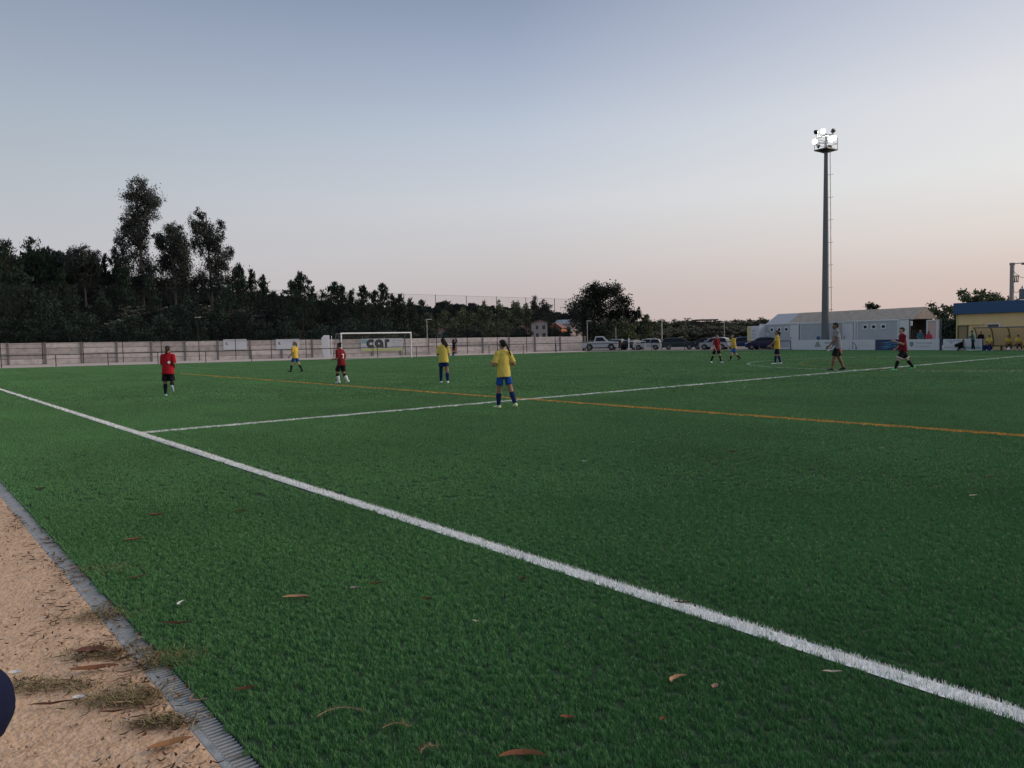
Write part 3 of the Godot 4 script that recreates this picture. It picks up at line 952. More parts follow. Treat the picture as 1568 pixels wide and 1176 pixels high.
func make_trees() -> void:
	hero("eucalyptus_tree", "e", -105.0, -50.6, [[-51.5, 18.9, 1.5, 1.3], [-50.0, 16.8, 1.0, 2.0], [-52.5, 17.4, 1.1, 1.3], [-50.3, 23.3, 1.3, 1.3], [-51.3, 22.0, 1.3, 1.4], [-49.6, 22.0, 1.6, 1.8], [-48.4, 20.7, 1.1, 1.6], [-50.3, 20.3, 2.0, 2.0], [-51.8, 17.6, 1.3, 2.0], [-52.6, 15.7, 1.1, 1.8], [-51.2, 15.4, 1.4, 2.0], [-49.5, 18.0, 0.6, 0.9], [-52.5, 12.8, 1.6, 2.0], [-50.7, 12.3, 1.6, 2.3], [-52.0, 10.2, 1.9, 1.9], [-49.8, 10.0, 1.6, 1.8]], 16000, 0.36, "tallest eucalyptus of the wood, its crown in two storeys above a bare trunk")
	hero("dense_tree", "e", -103.0, -45.3, [[-45.4, 17.1, 1.1, 1.0], [-44.5, 16.3, 1.6, 1.5], [-45.5, 14.6, 1.9, 2.1], [-43.9, 14.2, 1.3, 2.1], [-46.7, 15.1, 0.9, 1.5], [-45.1, 11.8, 2.1, 2.5], [-47.2, 16.2, 0.7, 0.9], [-46.6, 12.9, 1.2, 1.8], [-45.2, 9.6, 2.3, 1.9], [-47.6, 10.4, 1.2, 1.6]], 13500, 0.36, "dense dark round-topped tree between the two tall eucalyptus trees")
	hero("eucalyptus_tree", "e", -106.0, -41.6, [[-42.7, 19.7, 0.8, 0.8], [-43.1, 18.1, 0.9, 1.6], [-42.2, 17.6, 1.2, 1.7], [-43.1, 15.4, 0.8, 1.9], [-41.7, 15.8, 1.2, 1.9], [-40.1, 18.0, 0.6, 1.0], [-39.9, 16.2, 0.8, 1.2], [-40.7, 14.4, 1.0, 1.6], [-38.9, 14.4, 0.7, 1.0], [-39.4, 12.9, 1.2, 1.6], [-41.5, 12.7, 1.4, 1.7], [-37.9, 11.7, 0.8, 1.0], [-40.6, 10.6, 1.9, 1.7], [-38.6, 10.2, 1.4, 1.4], [-42.8, 10.4, 1.4, 1.7]], 11500, 0.36, "second tall eucalyptus with several separate crown tips stepping down to the right")
	hero("eucalyptus_tree", "e", -101.0, -56.3, [[-56.3, 14.3, 0.9, 0.8], [-57.0, 13.8, 0.9, 1.0], [-55.5, 13.7, 1.0, 1.1], [-56.3, 12.7, 1.5, 1.3], [-58.1, 12.9, 0.6, 0.9], [-55.2, 12.2, 1.0, 1.1], [-57.5, 11.6, 1.0, 1.1], [-54.5, 12.7, 0.5, 0.8], [-56.4, 10.6, 1.6, 1.4]], 6000, 0.34, "smaller airy eucalyptus right of the broad pines at the left edge")
	hero("broad_tree", "d", -112.0, 13.1, [[11.9, 8.2, 1.7, 1.3], [14.8, 8.1, 1.7, 1.3], [13.1, 7.4, 2.7, 1.7], [10.4, 6.2, 1.9, 1.5], [16.2, 6.4, 1.6, 1.6], [13.1, 5.0, 4.1, 2.2], [10.7, 4.1, 2.1, 1.9], [15.7, 4.0, 1.9, 1.9], [9.3, 5.1, 1.2, 1.4], [12.8, 2.6, 3.7, 1.5], [17.3, 4.7, 0.9, 1.2]], 13000, 0.38, "large dark spreading tree standing alone behind the parked white pickup")
	# x, z, height, width, kind; one crown of each kind is built afresh for every tree
	var T := [
		[-69.8, -100.0, 16.3, 6.0, "p"], [-64.4, -98.0, 15.6, 5.1, "p"], [-65.1, -104.0, 16.5, 4.1, "p"], [-60.4, -100.0, 14.6, 2.9, "p"], [-56.5, -96.0, 11.4, 2.5, "p"], [-62.5, -92.0, 12.1, 4.8, "p"],
		[-57.7, -90.0, 11.0, 4.7, "p"], [-55.0, -104.0, 13.9, 2.1, "p"], [-55.6, -108.0, 15.6, 2.4, "p"], [-51.2, -95.0, 10.6, 3.3, "b"], [-53.7, -93.0, 9.8, 3.2, "b"], [-54.7, -90.0, 9.4, 3.6, "b"],
		[-49.4, -98.0, 11.6, 2.9, "p"], [-44.6, -95.0, 9.6, 2.5, "p"], [-36.8, -104.0, 12.1, 2.5, "p"], [-35.9, -106.0, 11.7, 2.0, "p"], [-32.4, -100.0, 10.3, 2.2, "p"], [-34.7, -94.0, 8.6, 2.8, "p"],
		[-30.5, -98.0, 8.2, 2.2, "p"], [-32.0, -92.0, 7.6, 2.4, "b"], [-35.5, -92.0, 8.0, 2.9, "b"], [-39.9, -93.0, 9.0, 2.9, "b"], [-37.1, -90.0, 7.2, 2.3, "b"], [-32.3, -108.0, 8.4, 1.7, "p"],
		[-26.3, -96.0, 10.2, 3.6, "p"], [-28.6, -100.0, 9.5, 2.6, "p"], [-25.7, -99.0, 8.5, 2.2, "p"], [-25.3, -103.0, 8.3, 2.0, "p"], [-23.1, -100.0, 9.3, 2.6, "p"], [-22.5, -102.0, 9.0, 2.3, "p"],
		[-21.7, -104.0, 8.4, 2.0, "p"], [-19.3, -100.0, 8.9, 2.4, "p"], [-18.6, -104.0, 8.4, 1.8, "p"], [-16.4, -98.0, 8.7, 2.5, "p"], [-16.1, -104.0, 7.8, 2.1, "p"], [-15.1, -104.0, 7.8, 2.3, "p"],
		[-14.5, -110.0, 7.5, 2.1, "p"], [-13.6, -116.0, 7.5, 2.4, "p"], [-27.0, -92.0, 5.3, 3.2, "b"], [-23.0, -92.0, 4.7, 3.6, "b"], [-19.9, -94.0, 5.2, 3.6, "b"], [-16.3, -94.0, 5.0, 3.7, "b"],
		[-14.0, -98.0, 4.7, 3.0, "b"], [-29.8, -91.0, 5.5, 3.1, "b"], [-41.0, -90.0, 6.1, 4.7, "b"], [-45.2, -90.0, 6.2, 4.7, "b"], [-49.7, -89.0, 6.4, 4.6, "b"], [-55.0, -89.0, 6.5, 4.6, "b"],
		[-59.6, -89.0, 6.6, 4.6, "b"], [-42.4, -88.0, 4.2, 3.8, "b"], [-12.2, -112.0, 5.7, 3.9, "l"], [-9.8, -118.0, 6.3, 4.1, "l"], [-7.2, -120.0, 6.7, 4.3, "l"], [-4.3, -128.0, 7.7, 3.7, "l"],
		[-1.5, -132.0, 8.1, 3.4, "l"], [1.0, -135.0, 8.6, 3.0, "l"], [2.9, -138.0, 8.2, 2.6, "l"], [4.6, -145.0, 9.3, 2.5, "d"], [6.3, -140.0, 8.7, 3.6, "d"], [-2.2, -118.0, 4.5, 5.1, "l"],
		[1.3, -116.0, 4.0, 3.6, "b"], [6.1, -118.0, 4.5, 3.0, "b"], [-5.5, -112.0, 4.2, 4.2, "b"], [-8.7, -110.0, 4.0, 3.8, "b"], [-11.8, -108.0, 3.9, 3.3, "b"], [8.7, -118.0, 3.3, 2.6, "b"],
		[18.7, -112.0, 5.8, 2.5, "d"], [19.4, -108.0, 4.6, 2.4, "l"], [15.7, -104.0, 4.0, 3.6, "l"], [23.5, -120.0, 4.0, 3.5, "l"], [52.1, -110.0, 5.8, 2.8, "d"], [50.0, -112.0, 4.8, 1.5, "d"],
		[48.8, -112.0, 4.6, 1.0, "d"], [56.8, -112.0, 4.9, 0.8, "d"], [46.7, -84.0, 4.3, 3.6, "l"], [48.2, -83.0, 4.3, 3.2, "l"], [45.6, -80.0, 3.0, 3.0, "b"], [46.9, -80.0, 3.0, 2.8, "b"],
		[50.2, -84.0, 6.0, 3.2, "l"], [51.5, -84.0, 6.0, 3.4, "l"], [52.8, -84.0, 5.8, 3.3, "l"], [54.2, -84.0, 5.5, 3.2, "l"], [55.5, -84.0, 5.3, 3.2, "l"]
	]
	var wood := {"p": ["pine_tree", "tree", "pine trees of the dark wood behind the wall"], "b": ["leafy_shrub", "shrub", "dark shrubs under the wood"], "l": ["leafy_tree", "tree", "pale green trees"], "d": ["leafy_tree", "tree", "dark leafy trees"]}
	T.sort_custom(func(p, q): return p[0] / -p[1] < q[0] / -q[1])
	var seen := {}
	for e in T:
		var key := where_stands(e[0], e[1], e[4], e[2], e[3] * 1.2)
		seen[key] = seen.get(key, 0) + 1
	var turn := {}
	for e in T:
		var k: String = e[4]
		var h: float = e[2]
		var w: float = e[3] * 1.2
		var area := h * w
		tree_at(wood[k][0], k, Vector3(e[0], 0, e[1]), h, w, lobes_of(k, h, w), int(clampf(area * 80.0, 900, 4200)), 0.46 if k == "p" else 0.34, ordered(where_stands(e[0], e[1], k, h, w), seen, turn), wood[k][1], wood[k][2])

func ordered(label: String, seen: Dictionary, turn: Dictionary) -> String:
	var n: int = seen.get(label, 1)
	if n < 2: return label
	turn[label] = turn.get(label, 0) + 1
	var i: int = turn[label]
	return label + (", leftmost of its kind" if i == 1 else ", rightmost of its kind" if i == n else ", %s from the left" % ["", "first", "second", "third", "fourth", "fifth", "sixth"][i])

func where_stands(x: float, z: float, k: String, h: float, w: float) -> String:
	var what: String = {"p": "pine", "b": "dark shrub", "l": "pale green leafy tree", "d": "dark leafy tree"}[k]
	var size := "tall " if h > 12.0 else "middling " if h > 8.0 else "low "
	var breadth := "broad " if w > 4.4 else "slender " if w < 2.5 else ""
	var px := 784.0 + 1161.0 * x / -z
	var place := ""
	if px < 100.0: place = "at the left edge of the wood"
	elif px < 180.0: place = "left of the tallest eucalyptus"
	elif px < 250.0: place = "under the tallest eucalyptus"
	elif px < 345.0: place = "under the stepped eucalyptus"
	elif px < 420.0: place = "right of the stepped eucalyptus"
	elif px < 500.0: place = "left of the goal"
	elif px < 640.0: place = "behind the goal"
	elif px < 780.0: place = "right of the goal"
	elif px < 870.0: place = "by the orange house"
	elif px < 1030.0: place = "behind the parked cars"
	elif px < 1400.0: place = "behind the grey cabins' roof"
	else: place = "behind the yellow building"
	return size + breadth + what + " standing " + place

func make_far_woods() -> void:
	# far-off woods that read as one mass
	var protos := []
	for k in 4:
		var b := MB.new()
		var kind: String = ["p", "p", "l", "d"][k]
		var c: Color = [Color(0.026, 0.036, 0.032), Color(0.022, 0.032, 0.03), Color(0.15, 0.148, 0.10), Color(0.12, 0.125, 0.09)][k]
		for l in lobes_of(kind, 1.0, 0.55):
			leaves(b, l[0], l[1], 110, 0.075, kind, c)
		b.col = Color(0.03, 0.025, 0.02)
		b.tube(Vector3(0, -0.1, 0), Vector3(0, 0.8, 0), 0.02, 0.01, 5, false)
		protos.append(b.mesh(true))
	var all := [
		["far_pine_wood", "far-off dark pine wood along the skyline behind the houses", [[-62, -258, 13.0], [-40.4, -262, 13.6], [-22.6, -260, 13.9], [-4.8, -262, 12.8], [15, -255, 10.6], [26, -240, 7.5]], 150, [0, 1]],
		["far_scrub_wood", "far-off low brownish wood on the skyline behind the car park", [[20, -170, 4.6], [29, -190, 5.5], [45.3, -190, 5.2], [61.7, -185, 5.2], [72, -165, 4.3], [84, -150, 4.0], [90, -135, 4.2]], 190, [2, 3]],
		["far_scrub_wood", "nearer band of grey green scrub directly behind the parked cars", [[14, -108, 2.5], [26, -122, 2.9], [38, -120, 3.0], [52, -112, 3.0]], 80, [2, 3]],
		["dark_underwood", "dark mass of undergrowth low behind the concrete wall", [[-75, -90, 6.0], [-50, -97, 6.5], [-36, -98, 6.0], [-22, -103, 4.8], [-15, -108, 3.6]], 170, [1, 3]],
		["dark_underwood", "second, deeper mass of dark undergrowth inside the wood", [[-85, -108, 15.5], [-66, -108, 15.3], [-60, -110, 11.8], [-52, -114, 11.0], [-42, -116, 9.8], [-25, -118, 7.0], [-16, -124, 6.0]], 190, [0, 1]],
	]
	for e in all:
		var node := thing(e[0], e[1], "wood")
		node.set_meta("kind", "stuff")
		var pts: Array = e[2]
		for k in 2:
			var mm := MultiMesh.new()
			mm.transform_format = MultiMesh.TRANSFORM_3D
			mm.mesh = protos[e[4][k]]
			mm.instance_count = e[3]
			for i in int(e[3]):
				var f := rng.randf() * (pts.size() - 1)
				var a: Array = pts[int(f)]
				var b: Array = pts[mini(int(f) + 1, pts.size() - 1)]
				var q := f - int(f)
				var h := lerpf(a[2], b[2], q) * rng.randf_range(0.72, 1.0) * (1.08 if rng.randf() < 0.08 else 1.0)
				var p := Vector3(lerpf(a[0], b[0], q), 0, lerpf(a[1], b[1], q) + rng.randf_range(-6, 3))
				var w := h * rng.randf_range(1.1, 1.8) * (1.5 if h < 7.0 else 1.0)
				mm.set_instance_transform(i, Transform3D(Basis(Vector3.UP, rng.randf() * TAU).scaled(Vector3(w, h, w)), p))
			var o := MultiMeshInstance3D.new()
			o.name = "trees" if k == 0 else "paler_trees"
			o.multimesh = mm
			o.material_override = M.leaf
			node.add_child(o)
			o.set_meta("kind", "stuff")

# ---------------------------------------------------------------- wall, rails, net, goal
func words(b: MB, at: Vector3, dx: Vector3, height: float, runs: Array, out: Vector3) -> void:
	# flat print too small to read in the photograph: letter-sized strokes grouped as words
	var x := 0.0
	for r in runs:
		for i in int(r):
			var w := height * rng.randf_range(0.5, 0.75)
			var p := at + dx * x
			var up := Vector3.UP * height * (1.0 if i == 0 else rng.randf_range(0.72, 0.95))
			b.quad(p, p + dx * w * 0.3, p + dx * w * 0.3 + up, p + up, out)
			if rng.randf() < 0.7:
				b.quad(p + dx * w * 0.3, p + dx * w, p + dx * w + up * 0.25, p + dx * w * 0.3 + up * 0.25, out)
			if rng.randf() < 0.6:
				b.quad(p + dx * w * 0.3 + up * 0.75, p + dx * w + up * 0.75, p + dx * w + up, p + dx * w * 0.3 + up, out)
			x += w + height * 0.22
		x += height * 0.6

func text_mesh(s: String, size: float, font := "Droid Sans", bold := true) -> TextMesh:
	var t := TextMesh.new()
	var f := SystemFont.new()
	f.font_names = PackedStringArray([font])
	f.font_weight = 700 if bold else 400
	t.font = f
	t.text = s
	t.font_size = 64
	t.pixel_size = size / 64.0 * 1.35
	t.depth = 0.004
	return t

const WALL_A := Vector3(-59.57, 0, -68.4)
const WALL_D := Vector3(0.9568, 0, -0.2905)

func wall_x(px_x: float) -> float:
	return (px_x - WALL_A.x) / WALL_D.x

func make_wall() -> void:
	var w := thing("concrete_wall", "long precast concrete plank wall behind the far goal", "wall")
	var turn := atan2(-WALL_D.z, WALL_D.x)
	var bay := 3.1
	var n := 23
	var plank := MB.new()
	plank.box(Vector3.ZERO, Vector3(bay - 0.17, 0.492, 0.06), Basis.IDENTITY, 0.02)
	var pm := plank.mesh()
	var post := MB.new()
	post.box(Vector3.ZERO, Vector3(0.19, 2.12, 0.2), Basis.IDENTITY, 0.015)
	var qm := post.mesh()
	for i in n + 1:
		var sink := lerpf(0.06, -0.42, float(i) / n)
		var o := part("wall_post", qm, M.concrete_post, w)
		o.position = WALL_A + WALL_D * bay * i + Vector3(0, 1.05 + sink, 0)
		o.rotation.y = turn
		if i == n: break
		for k in 4:
			var q := part("wall_plank", pm, M["plank%d" % ((i * 3 + k * k + (i * k) % 4) % 5)], w)
			q.position = WALL_A + WALL_D * bay * (i + 0.5) + Vector3(0, 0.26 + 0.515 * k + sink, 0) + Vector3(0, 0, rng.randf_range(-0.012, 0.012))
			q.rotation = Vector3(rng.randf_range(-0.012, 0.012), turn, rng.randf_range(-0.003, 0.003))

func sign_board(at: Vector3, turn: float, w: float, h: float, label: String, runs: Array, mark: int) -> void:
	var t := thing("sign_board", label, "sign", at, turn)
	var b := MB.new()
	b.box(Vector3(0, h * 0.5, 0), Vector3(w, h, 0.03), Basis.IDENTITY, 0.004)
	part("panel", b.mesh(), M.white_board, t)
	var p := MB.new()
	for i in runs.size():
		words(p, Vector3(-w * 0.5 + w * 0.30, h * (0.74 - 0.2 * i), 0.018), Vector3.RIGHT, h * (0.13 if i == 0 else 0.07), runs[i], Vector3(0, 0, 1))
	part("print", p.mesh(), M.print_pale, t)
	var l := MB.new()
	ring(l, Vector3(-w * 0.5 + w * 0.16, h * 0.6, 0.019), h * 0.05 * mark, h * 0.15, 0.9, 5.6)
	part("emblem", l.mesh(), M.print_grey, t)

func ring(b: MB, at: Vector3, r0: float, r1: float, a0: float, a1: float) -> void:
	var n := 28
	for i in n:
		var a := lerpf(a0, a1, float(i) / n)
		var c := lerpf(a0, a1, float(i + 1) / n)
		b.quad(at + Vector3(cos(a), sin(a), 0) * r0, at + Vector3(cos(a), sin(a), 0) * r1, at + Vector3(cos(c), sin(c), 0) * r1, at + Vector3(cos(c), sin(c), 0) * r0, Vector3(0, 0, 1))

func make_wall_signs() -> void:
	var turn := atan2(-WALL_D.z, WALL_D.x)
	var front := Vector3(0.2905, 0, 0.9568) * 0.14
	sign_board(WALL_A + WALL_D * wall_x(-28.3) + front + Vector3(0, 0.98, 0), turn, 2.25, 1.06, "white sign board with two lines of pale print, leftmost on the concrete wall", [[9, 6], [7, 6]], 1)
	sign_board(WALL_A + WALL_D * wall_x(-23.35) + front + Vector3(0, 0.90, 0), turn, 2.35, 1.06, "white sign board with a dark curl emblem, behind the yellow player near the wall", [[5, 4, 6], [8]], 0)
	# the banner behind the goal
	var at := WALL_A + WALL_D * wall_x(-14.0) + front + Vector3(0, 0.48, 0)
	var t := thing("banner", "wide white banner with big dark letters and a lime strip, seen through the goal", "banner", at, turn)
	var w := 4.5
	var h := 1.36
	var b := MB.new()
	b.box(Vector3(0, h * 0.5, 0), Vector3(w, h, 0.02), Basis.IDENTITY, 0.003)
	part("sheet", b.mesh(), M.white_board, t)
	var lime := MB.new()
	lime.quad(Vector3(-w * 0.5 + 0.03, 0.03, 0.013), Vector3(w * 0.5 - 0.03, 0.03, 0.013), Vector3(w * 0.5 - 0.03, 0.30, 0.013), Vector3(-w * 0.5 + 0.03, 0.30, 0.013), Vector3(0, 0, 1))
	part("strip", lime.mesh(), M.print_lime, t)
	var teal := MB.new()
	teal.quad(Vector3(-w * 0.5 + 0.05, 0.85, 0.013), Vector3(-w * 0.5 + 0.68, 0.85, 0.013), Vector3(-w * 0.5 + 0.68, h - 0.04, 0.013), Vector3(-w * 0.5 + 0.05, h - 0.04, 0.013), Vector3(0, 0, 1))
	part("patch", teal.mesh(), M.print_teal, t)
	var c := MB.new()
	ring(c, Vector3(-1.2, 0.82, 0.014), 0.15, 0.49, 0.62, TAU - 0.62)
	part("letter", c.mesh(), M.print_dark, t)
	var a := MB.new()
	ring(a, Vector3(-0.33, 0.82, 0.016), 0.10, 0.47, 0.0, TAU)
	a.quad(Vector3(-0.1, 0.34, 0.017), Vector3(0.16, 0.34, 0.017), Vector3(0.16, 0.82, 0.017), Vector3(-0.1, 0.82, 0.017), Vector3(0, 0, 1))
	part("letter", a.mesh(), M.print_dark, t)
	var halo := MB.new()
	ring(halo, Vector3(-0.33, 0.82, 0.015), 0.46, 0.56, 0.0, TAU)
	part("letter_outline", halo.mesh(), M.white_board, t)
	var r := MB.new()
	r.quad(Vector3(0.3, 0.34, 0.018), Vector3(0.55, 0.34, 0.018), Vector3(0.55, 1.28, 0.018), Vector3(0.3, 1.28, 0.018), Vector3(0, 0, 1))
	r.quad(Vector3(0.55, 0.96, 0.018), Vector3(0.82, 0.96, 0.018), Vector3(0.78, 1.28, 0.018), Vector3(0.55, 1.28, 0.018), Vector3(0, 0, 1))
	part("letter", r.mesh(), M.print_dark, t)
	var p := MB.new()
	words(p, Vector3(1.08, 1.08, 0.014), Vector3.RIGHT, 0.13, [4, 6], Vector3(0, 0, 1))
	words(p, Vector3(1.08, 0.82, 0.014), Vector3.RIGHT, 0.10, [6, 5], Vector3(0, 0, 1))
	words(p, Vector3(1.08, 0.60, 0.014), Vector3.RIGHT, 0.07, [7, 3, 5], Vector3(0, 0, 1))
	words(p, Vector3(1.08, 0.45, 0.014), Vector3.RIGHT, 0.07, [5, 5, 4], Vector3(0, 0, 1))
	words(p, Vector3(-w * 0.5 + 0.1, 0.92, 0.016), Vector3.RIGHT, 0.14, [4], Vector3(0, 0, 1))
	words(p, Vector3(-w * 0.5 + 0.1, 0.62, 0.016), Vector3.RIGHT, 0.07, [7], Vector3(0, 0, 1))
	words(p, Vector3(-w * 0.5 + 0.1, 0.45, 0.016), Vector3.RIGHT, 0.07, [6], Vector3(0, 0, 1))
	part("print", p.mesh(), M.print_grey, t)

func make_rail(label: String, pts: PackedVector3Array, spacing: float, h: float) -> void:
	var t := thing("pitch_rail", label, "railing", Vector3.ZERO, 0.0, "black rails round the pitch")
	var post := MB.new()
	post.tube(Vector3(0, -0.08, 0), Vector3(0, h, 0), 0.034, 0.034, 8)
	var pm := post.mesh()
	for i in pts.size() - 1:
		var a := pts[i]
		var b := pts[i + 1]
		var n := maxi(1, int(round(a.distance_to(b) / spacing)))
		for k in n + (1 if i == pts.size() - 2 else 0):
			part("rail_post", pm, M.black_metal, t, a.lerp(b, float(k) / n))
		var r := MB.new()
		r.tube(a + Vector3(0, h, 0), b + Vector3(0, h, 0), 0.034, 0.034, 8)
		part("handrail", r.mesh(), M.black_metal, t)

func make_net_fence() -> void:
	var t := thing("ball_stop_net", "tall black ball-stop net on thin poles in front of the concrete wall", "net fence")
	var pole := MB.new()
	pole.tube(Vector3(0, -0.3, 0), Vector3(0, 1, 0), 0.034, 0.03, 8)
	var pm := pole.mesh()
	var off := Vector3(0.2905, 0, 0.9568) * 0.75
	var tops := PackedVector3Array()
	var feet := PackedVector3Array()
	for i in 21:
		var x := lerpf(-58.0, 8.15, i / 20.0)
		var at := WALL_A + WALL_D * wall_x(x) + off
		var h := lerpf(8.2, 5.95, i / 20.0)
		var o := part("net_pole", pm, M.net_pole, t, at)
		o.scale = Vector3(1.0 if i < 20 else 2.1, h, 1.0 if i < 20 else 2.1)
		tops.append(at + Vector3(0, h - 0.05, 0))
		feet.append(at + Vector3(0, 1.9, 0))
	var wire := MB.new()
	for i in 20:
		wire.tube(tops[i], tops[i + 1], 0.009, 0.009, 5, false)
		wire.tube(feet[i], feet[i + 1], 0.008, 0.008, 5, false)
	part("wire", wire.mesh(), M.net_pole, t)
	var net := MB.new()
	var dz := Vector3(0.2905, 0, 0.9568)
	for i in 20:
		var nx := 26
		for k in nx:
			var f := (k + 0.5) / nx
			var a := feet[i].lerp(feet[i + 1], f)
			var b := tops[i].lerp(tops[i + 1], f)
			var s := WALL_D * 0.0032
			net.quad(a - s, a + s, b + s, b - s, dz)
		for k in 44:
			var f := (k + 0.5) / 44.0
			var a := feet[i].lerp(tops[i], f)
			var b := feet[i + 1].lerp(tops[i + 1], f)
			var s := Vector3(0, 0.0032, 0)
			net.quad(a - s, b - s, b + s, a + s, dz)
	part("netting", net.mesh(), M.net_cord, t, Vector3.ZERO, "stuff")

func make_goal() -> void:
	# right foot of the goal, and the way along its mouth to the left foot
	var r := Vector3(-8.93, 0, -67.71)
	var d := Vector3(-0.7701, 0, 0.638)
	var back := Vector3(-0.638, 0, -0.7701)
	var w := 6.8
	var h := 2.24
	var t := thing("football_goal", "full-size white football goal with dark net in front of the banner", "goal", r)
	for s in [0.0, w]:
		var b := MB.new()
		b.tube(d * s, d * s + Vector3(0, h, 0), 0.065, 0.065, 12)
		part("goal_post", b.mesh(), M.white_metal, t)
	var c := MB.new()
	c.tube(Vector3(0, h, 0) - d * 0.06, d * w + Vector3(0, h, 0) + d * 0.06, 0.065, 0.065, 12)
	part("crossbar", c.mesh(), M.white_metal, t)
	var st := MB.new()
	for s in [0.0, w]:
		st.path(PackedVector3Array([d * s + Vector3(0, h, 0), d * s + Vector3(0, h, 0) + back * 0.9, d * s + back * 1.7]), 0.025, 0.025, 6)
	st.tube(back * 1.7 + Vector3(0, 0.03, 0), d * w + back * 1.7 + Vector3(0, 0.03, 0), 0.025, 0.025, 6)
	part("net_support", st.mesh(), M.galv, t)
	var net := MB.new()
	var prof := [Vector3(0, h, 0), back * 0.9 + Vector3(0, h - 0.05, 0), back * 1.7 + Vector3(0, 0.03, 0)]
	for i in 62:
		var s := d * w * i / 61.0
		for k in 2:
			var e := d * 0.004
			net.quad(prof[k] + s - e, prof[k] + s + e, prof[k + 1] + s + e, prof[k + 1] + s - e)
	for k in 2:
		for i in 20:
			var p: Vector3 = prof[k].lerp(prof[k + 1], i / 20.0)
			var e := Vector3(0, 0.004, 0) if k == 1 else back * 0.004
			net.quad(p - e, p + d * w - e, p + d * w + e, p + e)
	for s in [0.0, w]:
		for i in 16:
			var f := (i + 0.5) / 16.0
			var e := Vector3(0, 0.004, 0)
			var y := Vector3(0, h * f, 0)
			var depth := back * lerpf(1.7, 0.9, f)
			net.quad(d * s + y - e, d * s + y + depth - e, d * s + y + depth + e, d * s + y + e)
			var q := back * lerpf(0.0, 1.6, f)
			net.quad(d * s + q - back * 0.004, d * s + q + back * 0.004, d * s + q + back * 0.004 + Vector3(0, h * minf(1.0, (1.75 - 1.6 * f) / 0.85), 0), d * s + q - back * 0.004 + Vector3(0, h * minf(1.0, (1.75 - 1.6 * f) / 0.85), 0))
	part("goal_net", net.mesh(), M.goal_net, t, Vector3.ZERO, "stuff")

func make_street_lamps() -> void:
	var i := 0
	for e in [[-31.74, -77.2, 4.3, 0.0, "thin pale lamp post with a T-shaped head before the dark wood at left"], [-8.77, -79.5, 3.7, 1.0, "thin pale lamp post with a short arm, right of the goal"], [8.89, -88.6, 3.4, 1.0, "thin pale lamp post rising over the white pickup"], [16.79, -84.6, 3.35, 0.0, "thick pale lamp post between white hatchback and dark hatchback"], [24.0, -85.5, 2.85, -1.0, "thin pale lamp post behind the red and yellow players at right"], [13.1, -95.0, 2.7, 0.0, "thin bare post standing behind the small parked dark cars"]]:
		var t := thing("street_lamp", e[4], "lamp post", Vector3(e[0], 0, e[1]), 0.0, "lamp posts behind the pitch")
		var h: float = e[2]
		var r := 0.075 if i == 3 else 0.045
		var b := MB.new()
		b.tube(Vector3(0, -0.2, 0), Vector3(0, h, 0), r, r * 0.75, 8)
		part("post", b.mesh(), M.galv, t)
		if i != 5:
			var l := MB.new()
			var ar: float = e[3]
			l.box(Vector3(ar * 0.22, h + 0.03, 0), Vector3(0.55, 0.05, 0.2), Basis.IDENTITY, 0.015)
			part("lamp_head", l.mesh(), M.white_paint, t)
		i += 1
	# small bare white training frame in front of the parked cars
	var g := thing("training_goal", "small bare white training goal frame in front of parked cars", "goal", Vector3(13.1, 0, -84.6))
	var p := MB.new()
	p.tube(Vector3(0, 0, 0), Vector3(0, 1.36, 0), 0.06, 0.06, 8)
	p.tube(Vector3(1.75, 0, 0.4), Vector3(1.75, 0.95, 0.4), 0.03, 0.03, 8)
	part("goal_post", p.mesh(), M.white_metal, g)
	var q := MB.new()
	q.tube(Vector3(0, 0.95, 0), Vector3(1.75, 0.95, 0.4), 0.03, 0.03, 8)
	part("crossbar", q.mesh(), M.white_metal, g)
	# tall narrow white cabinet against the wall
	var c := thing("white_cabinet", "tall narrow white metal cabinet with a sloping corner against the wall", "cabinet", Vector3(-19.25, -0.1, -79.0), atan2(-WALL_D.z, WALL_D.x))
	var outline := PackedVector2Array([Vector2(-0.32, 0), Vector2(0.34, 0), Vector2(0.34, 2.38), Vector2(-0.2, 2.38), Vector2(-0.46, 2.1), Vector2(-0.42, 1.1)])
	var body := MB.new()
	prism(body, outline, 0.0, 0.5)
	part("body", body.mesh(), M.white_paint, c)
	var rib := MB.new()
	for x in [-0.26, -0.06, 0.14]:
		rib.box(Vector3(x, 1.15, 0.512), Vector3(0.02, 2.15, 0.02))
	part("door_rib", rib.mesh(), M.cabin_light, c)
	var fr := MB.new()
	fr.tube(Vector3(0.55, 0, 0.4), Vector3(0.55, 2.3, 0.4), 0.04, 0.04, 6)
	part("side_post", fr.mesh(), M.white_paint, c)

func prism(b: MB, poly: PackedVector2Array, z0: float, z1: float) -> void:
	var t := Geometry2D.triangulate_polygon(poly)
	for i in range(0, t.size(), 3):
		for z in [z0, z1]:
			b.tri(Vector3(poly[t[i]].x, poly[t[i]].y, z), Vector3(poly[t[i + 1]].x, poly[t[i + 1]].y, z), Vector3(poly[t[i + 2]].x, poly[t[i + 2]].y, z), Vector3(0, 0, signf(z - (z0 + z1) * 0.5)))
	var area := 0.0
	for i in poly.size():
		area += poly[i].cross(poly[(i + 1) % poly.size()])
	for i in poly.size():
		var p := poly[i]
		var q := poly[(i + 1) % poly.size()]
		var out := Vector3(q.y - p.y, -(q.x - p.x), 0) * signf(area)
		b.quad(Vector3(p.x, p.y, z0), Vector3(q.x, q.y, z0), Vector3(q.x, q.y, z1), Vector3(p.x, p.y, z1), out)

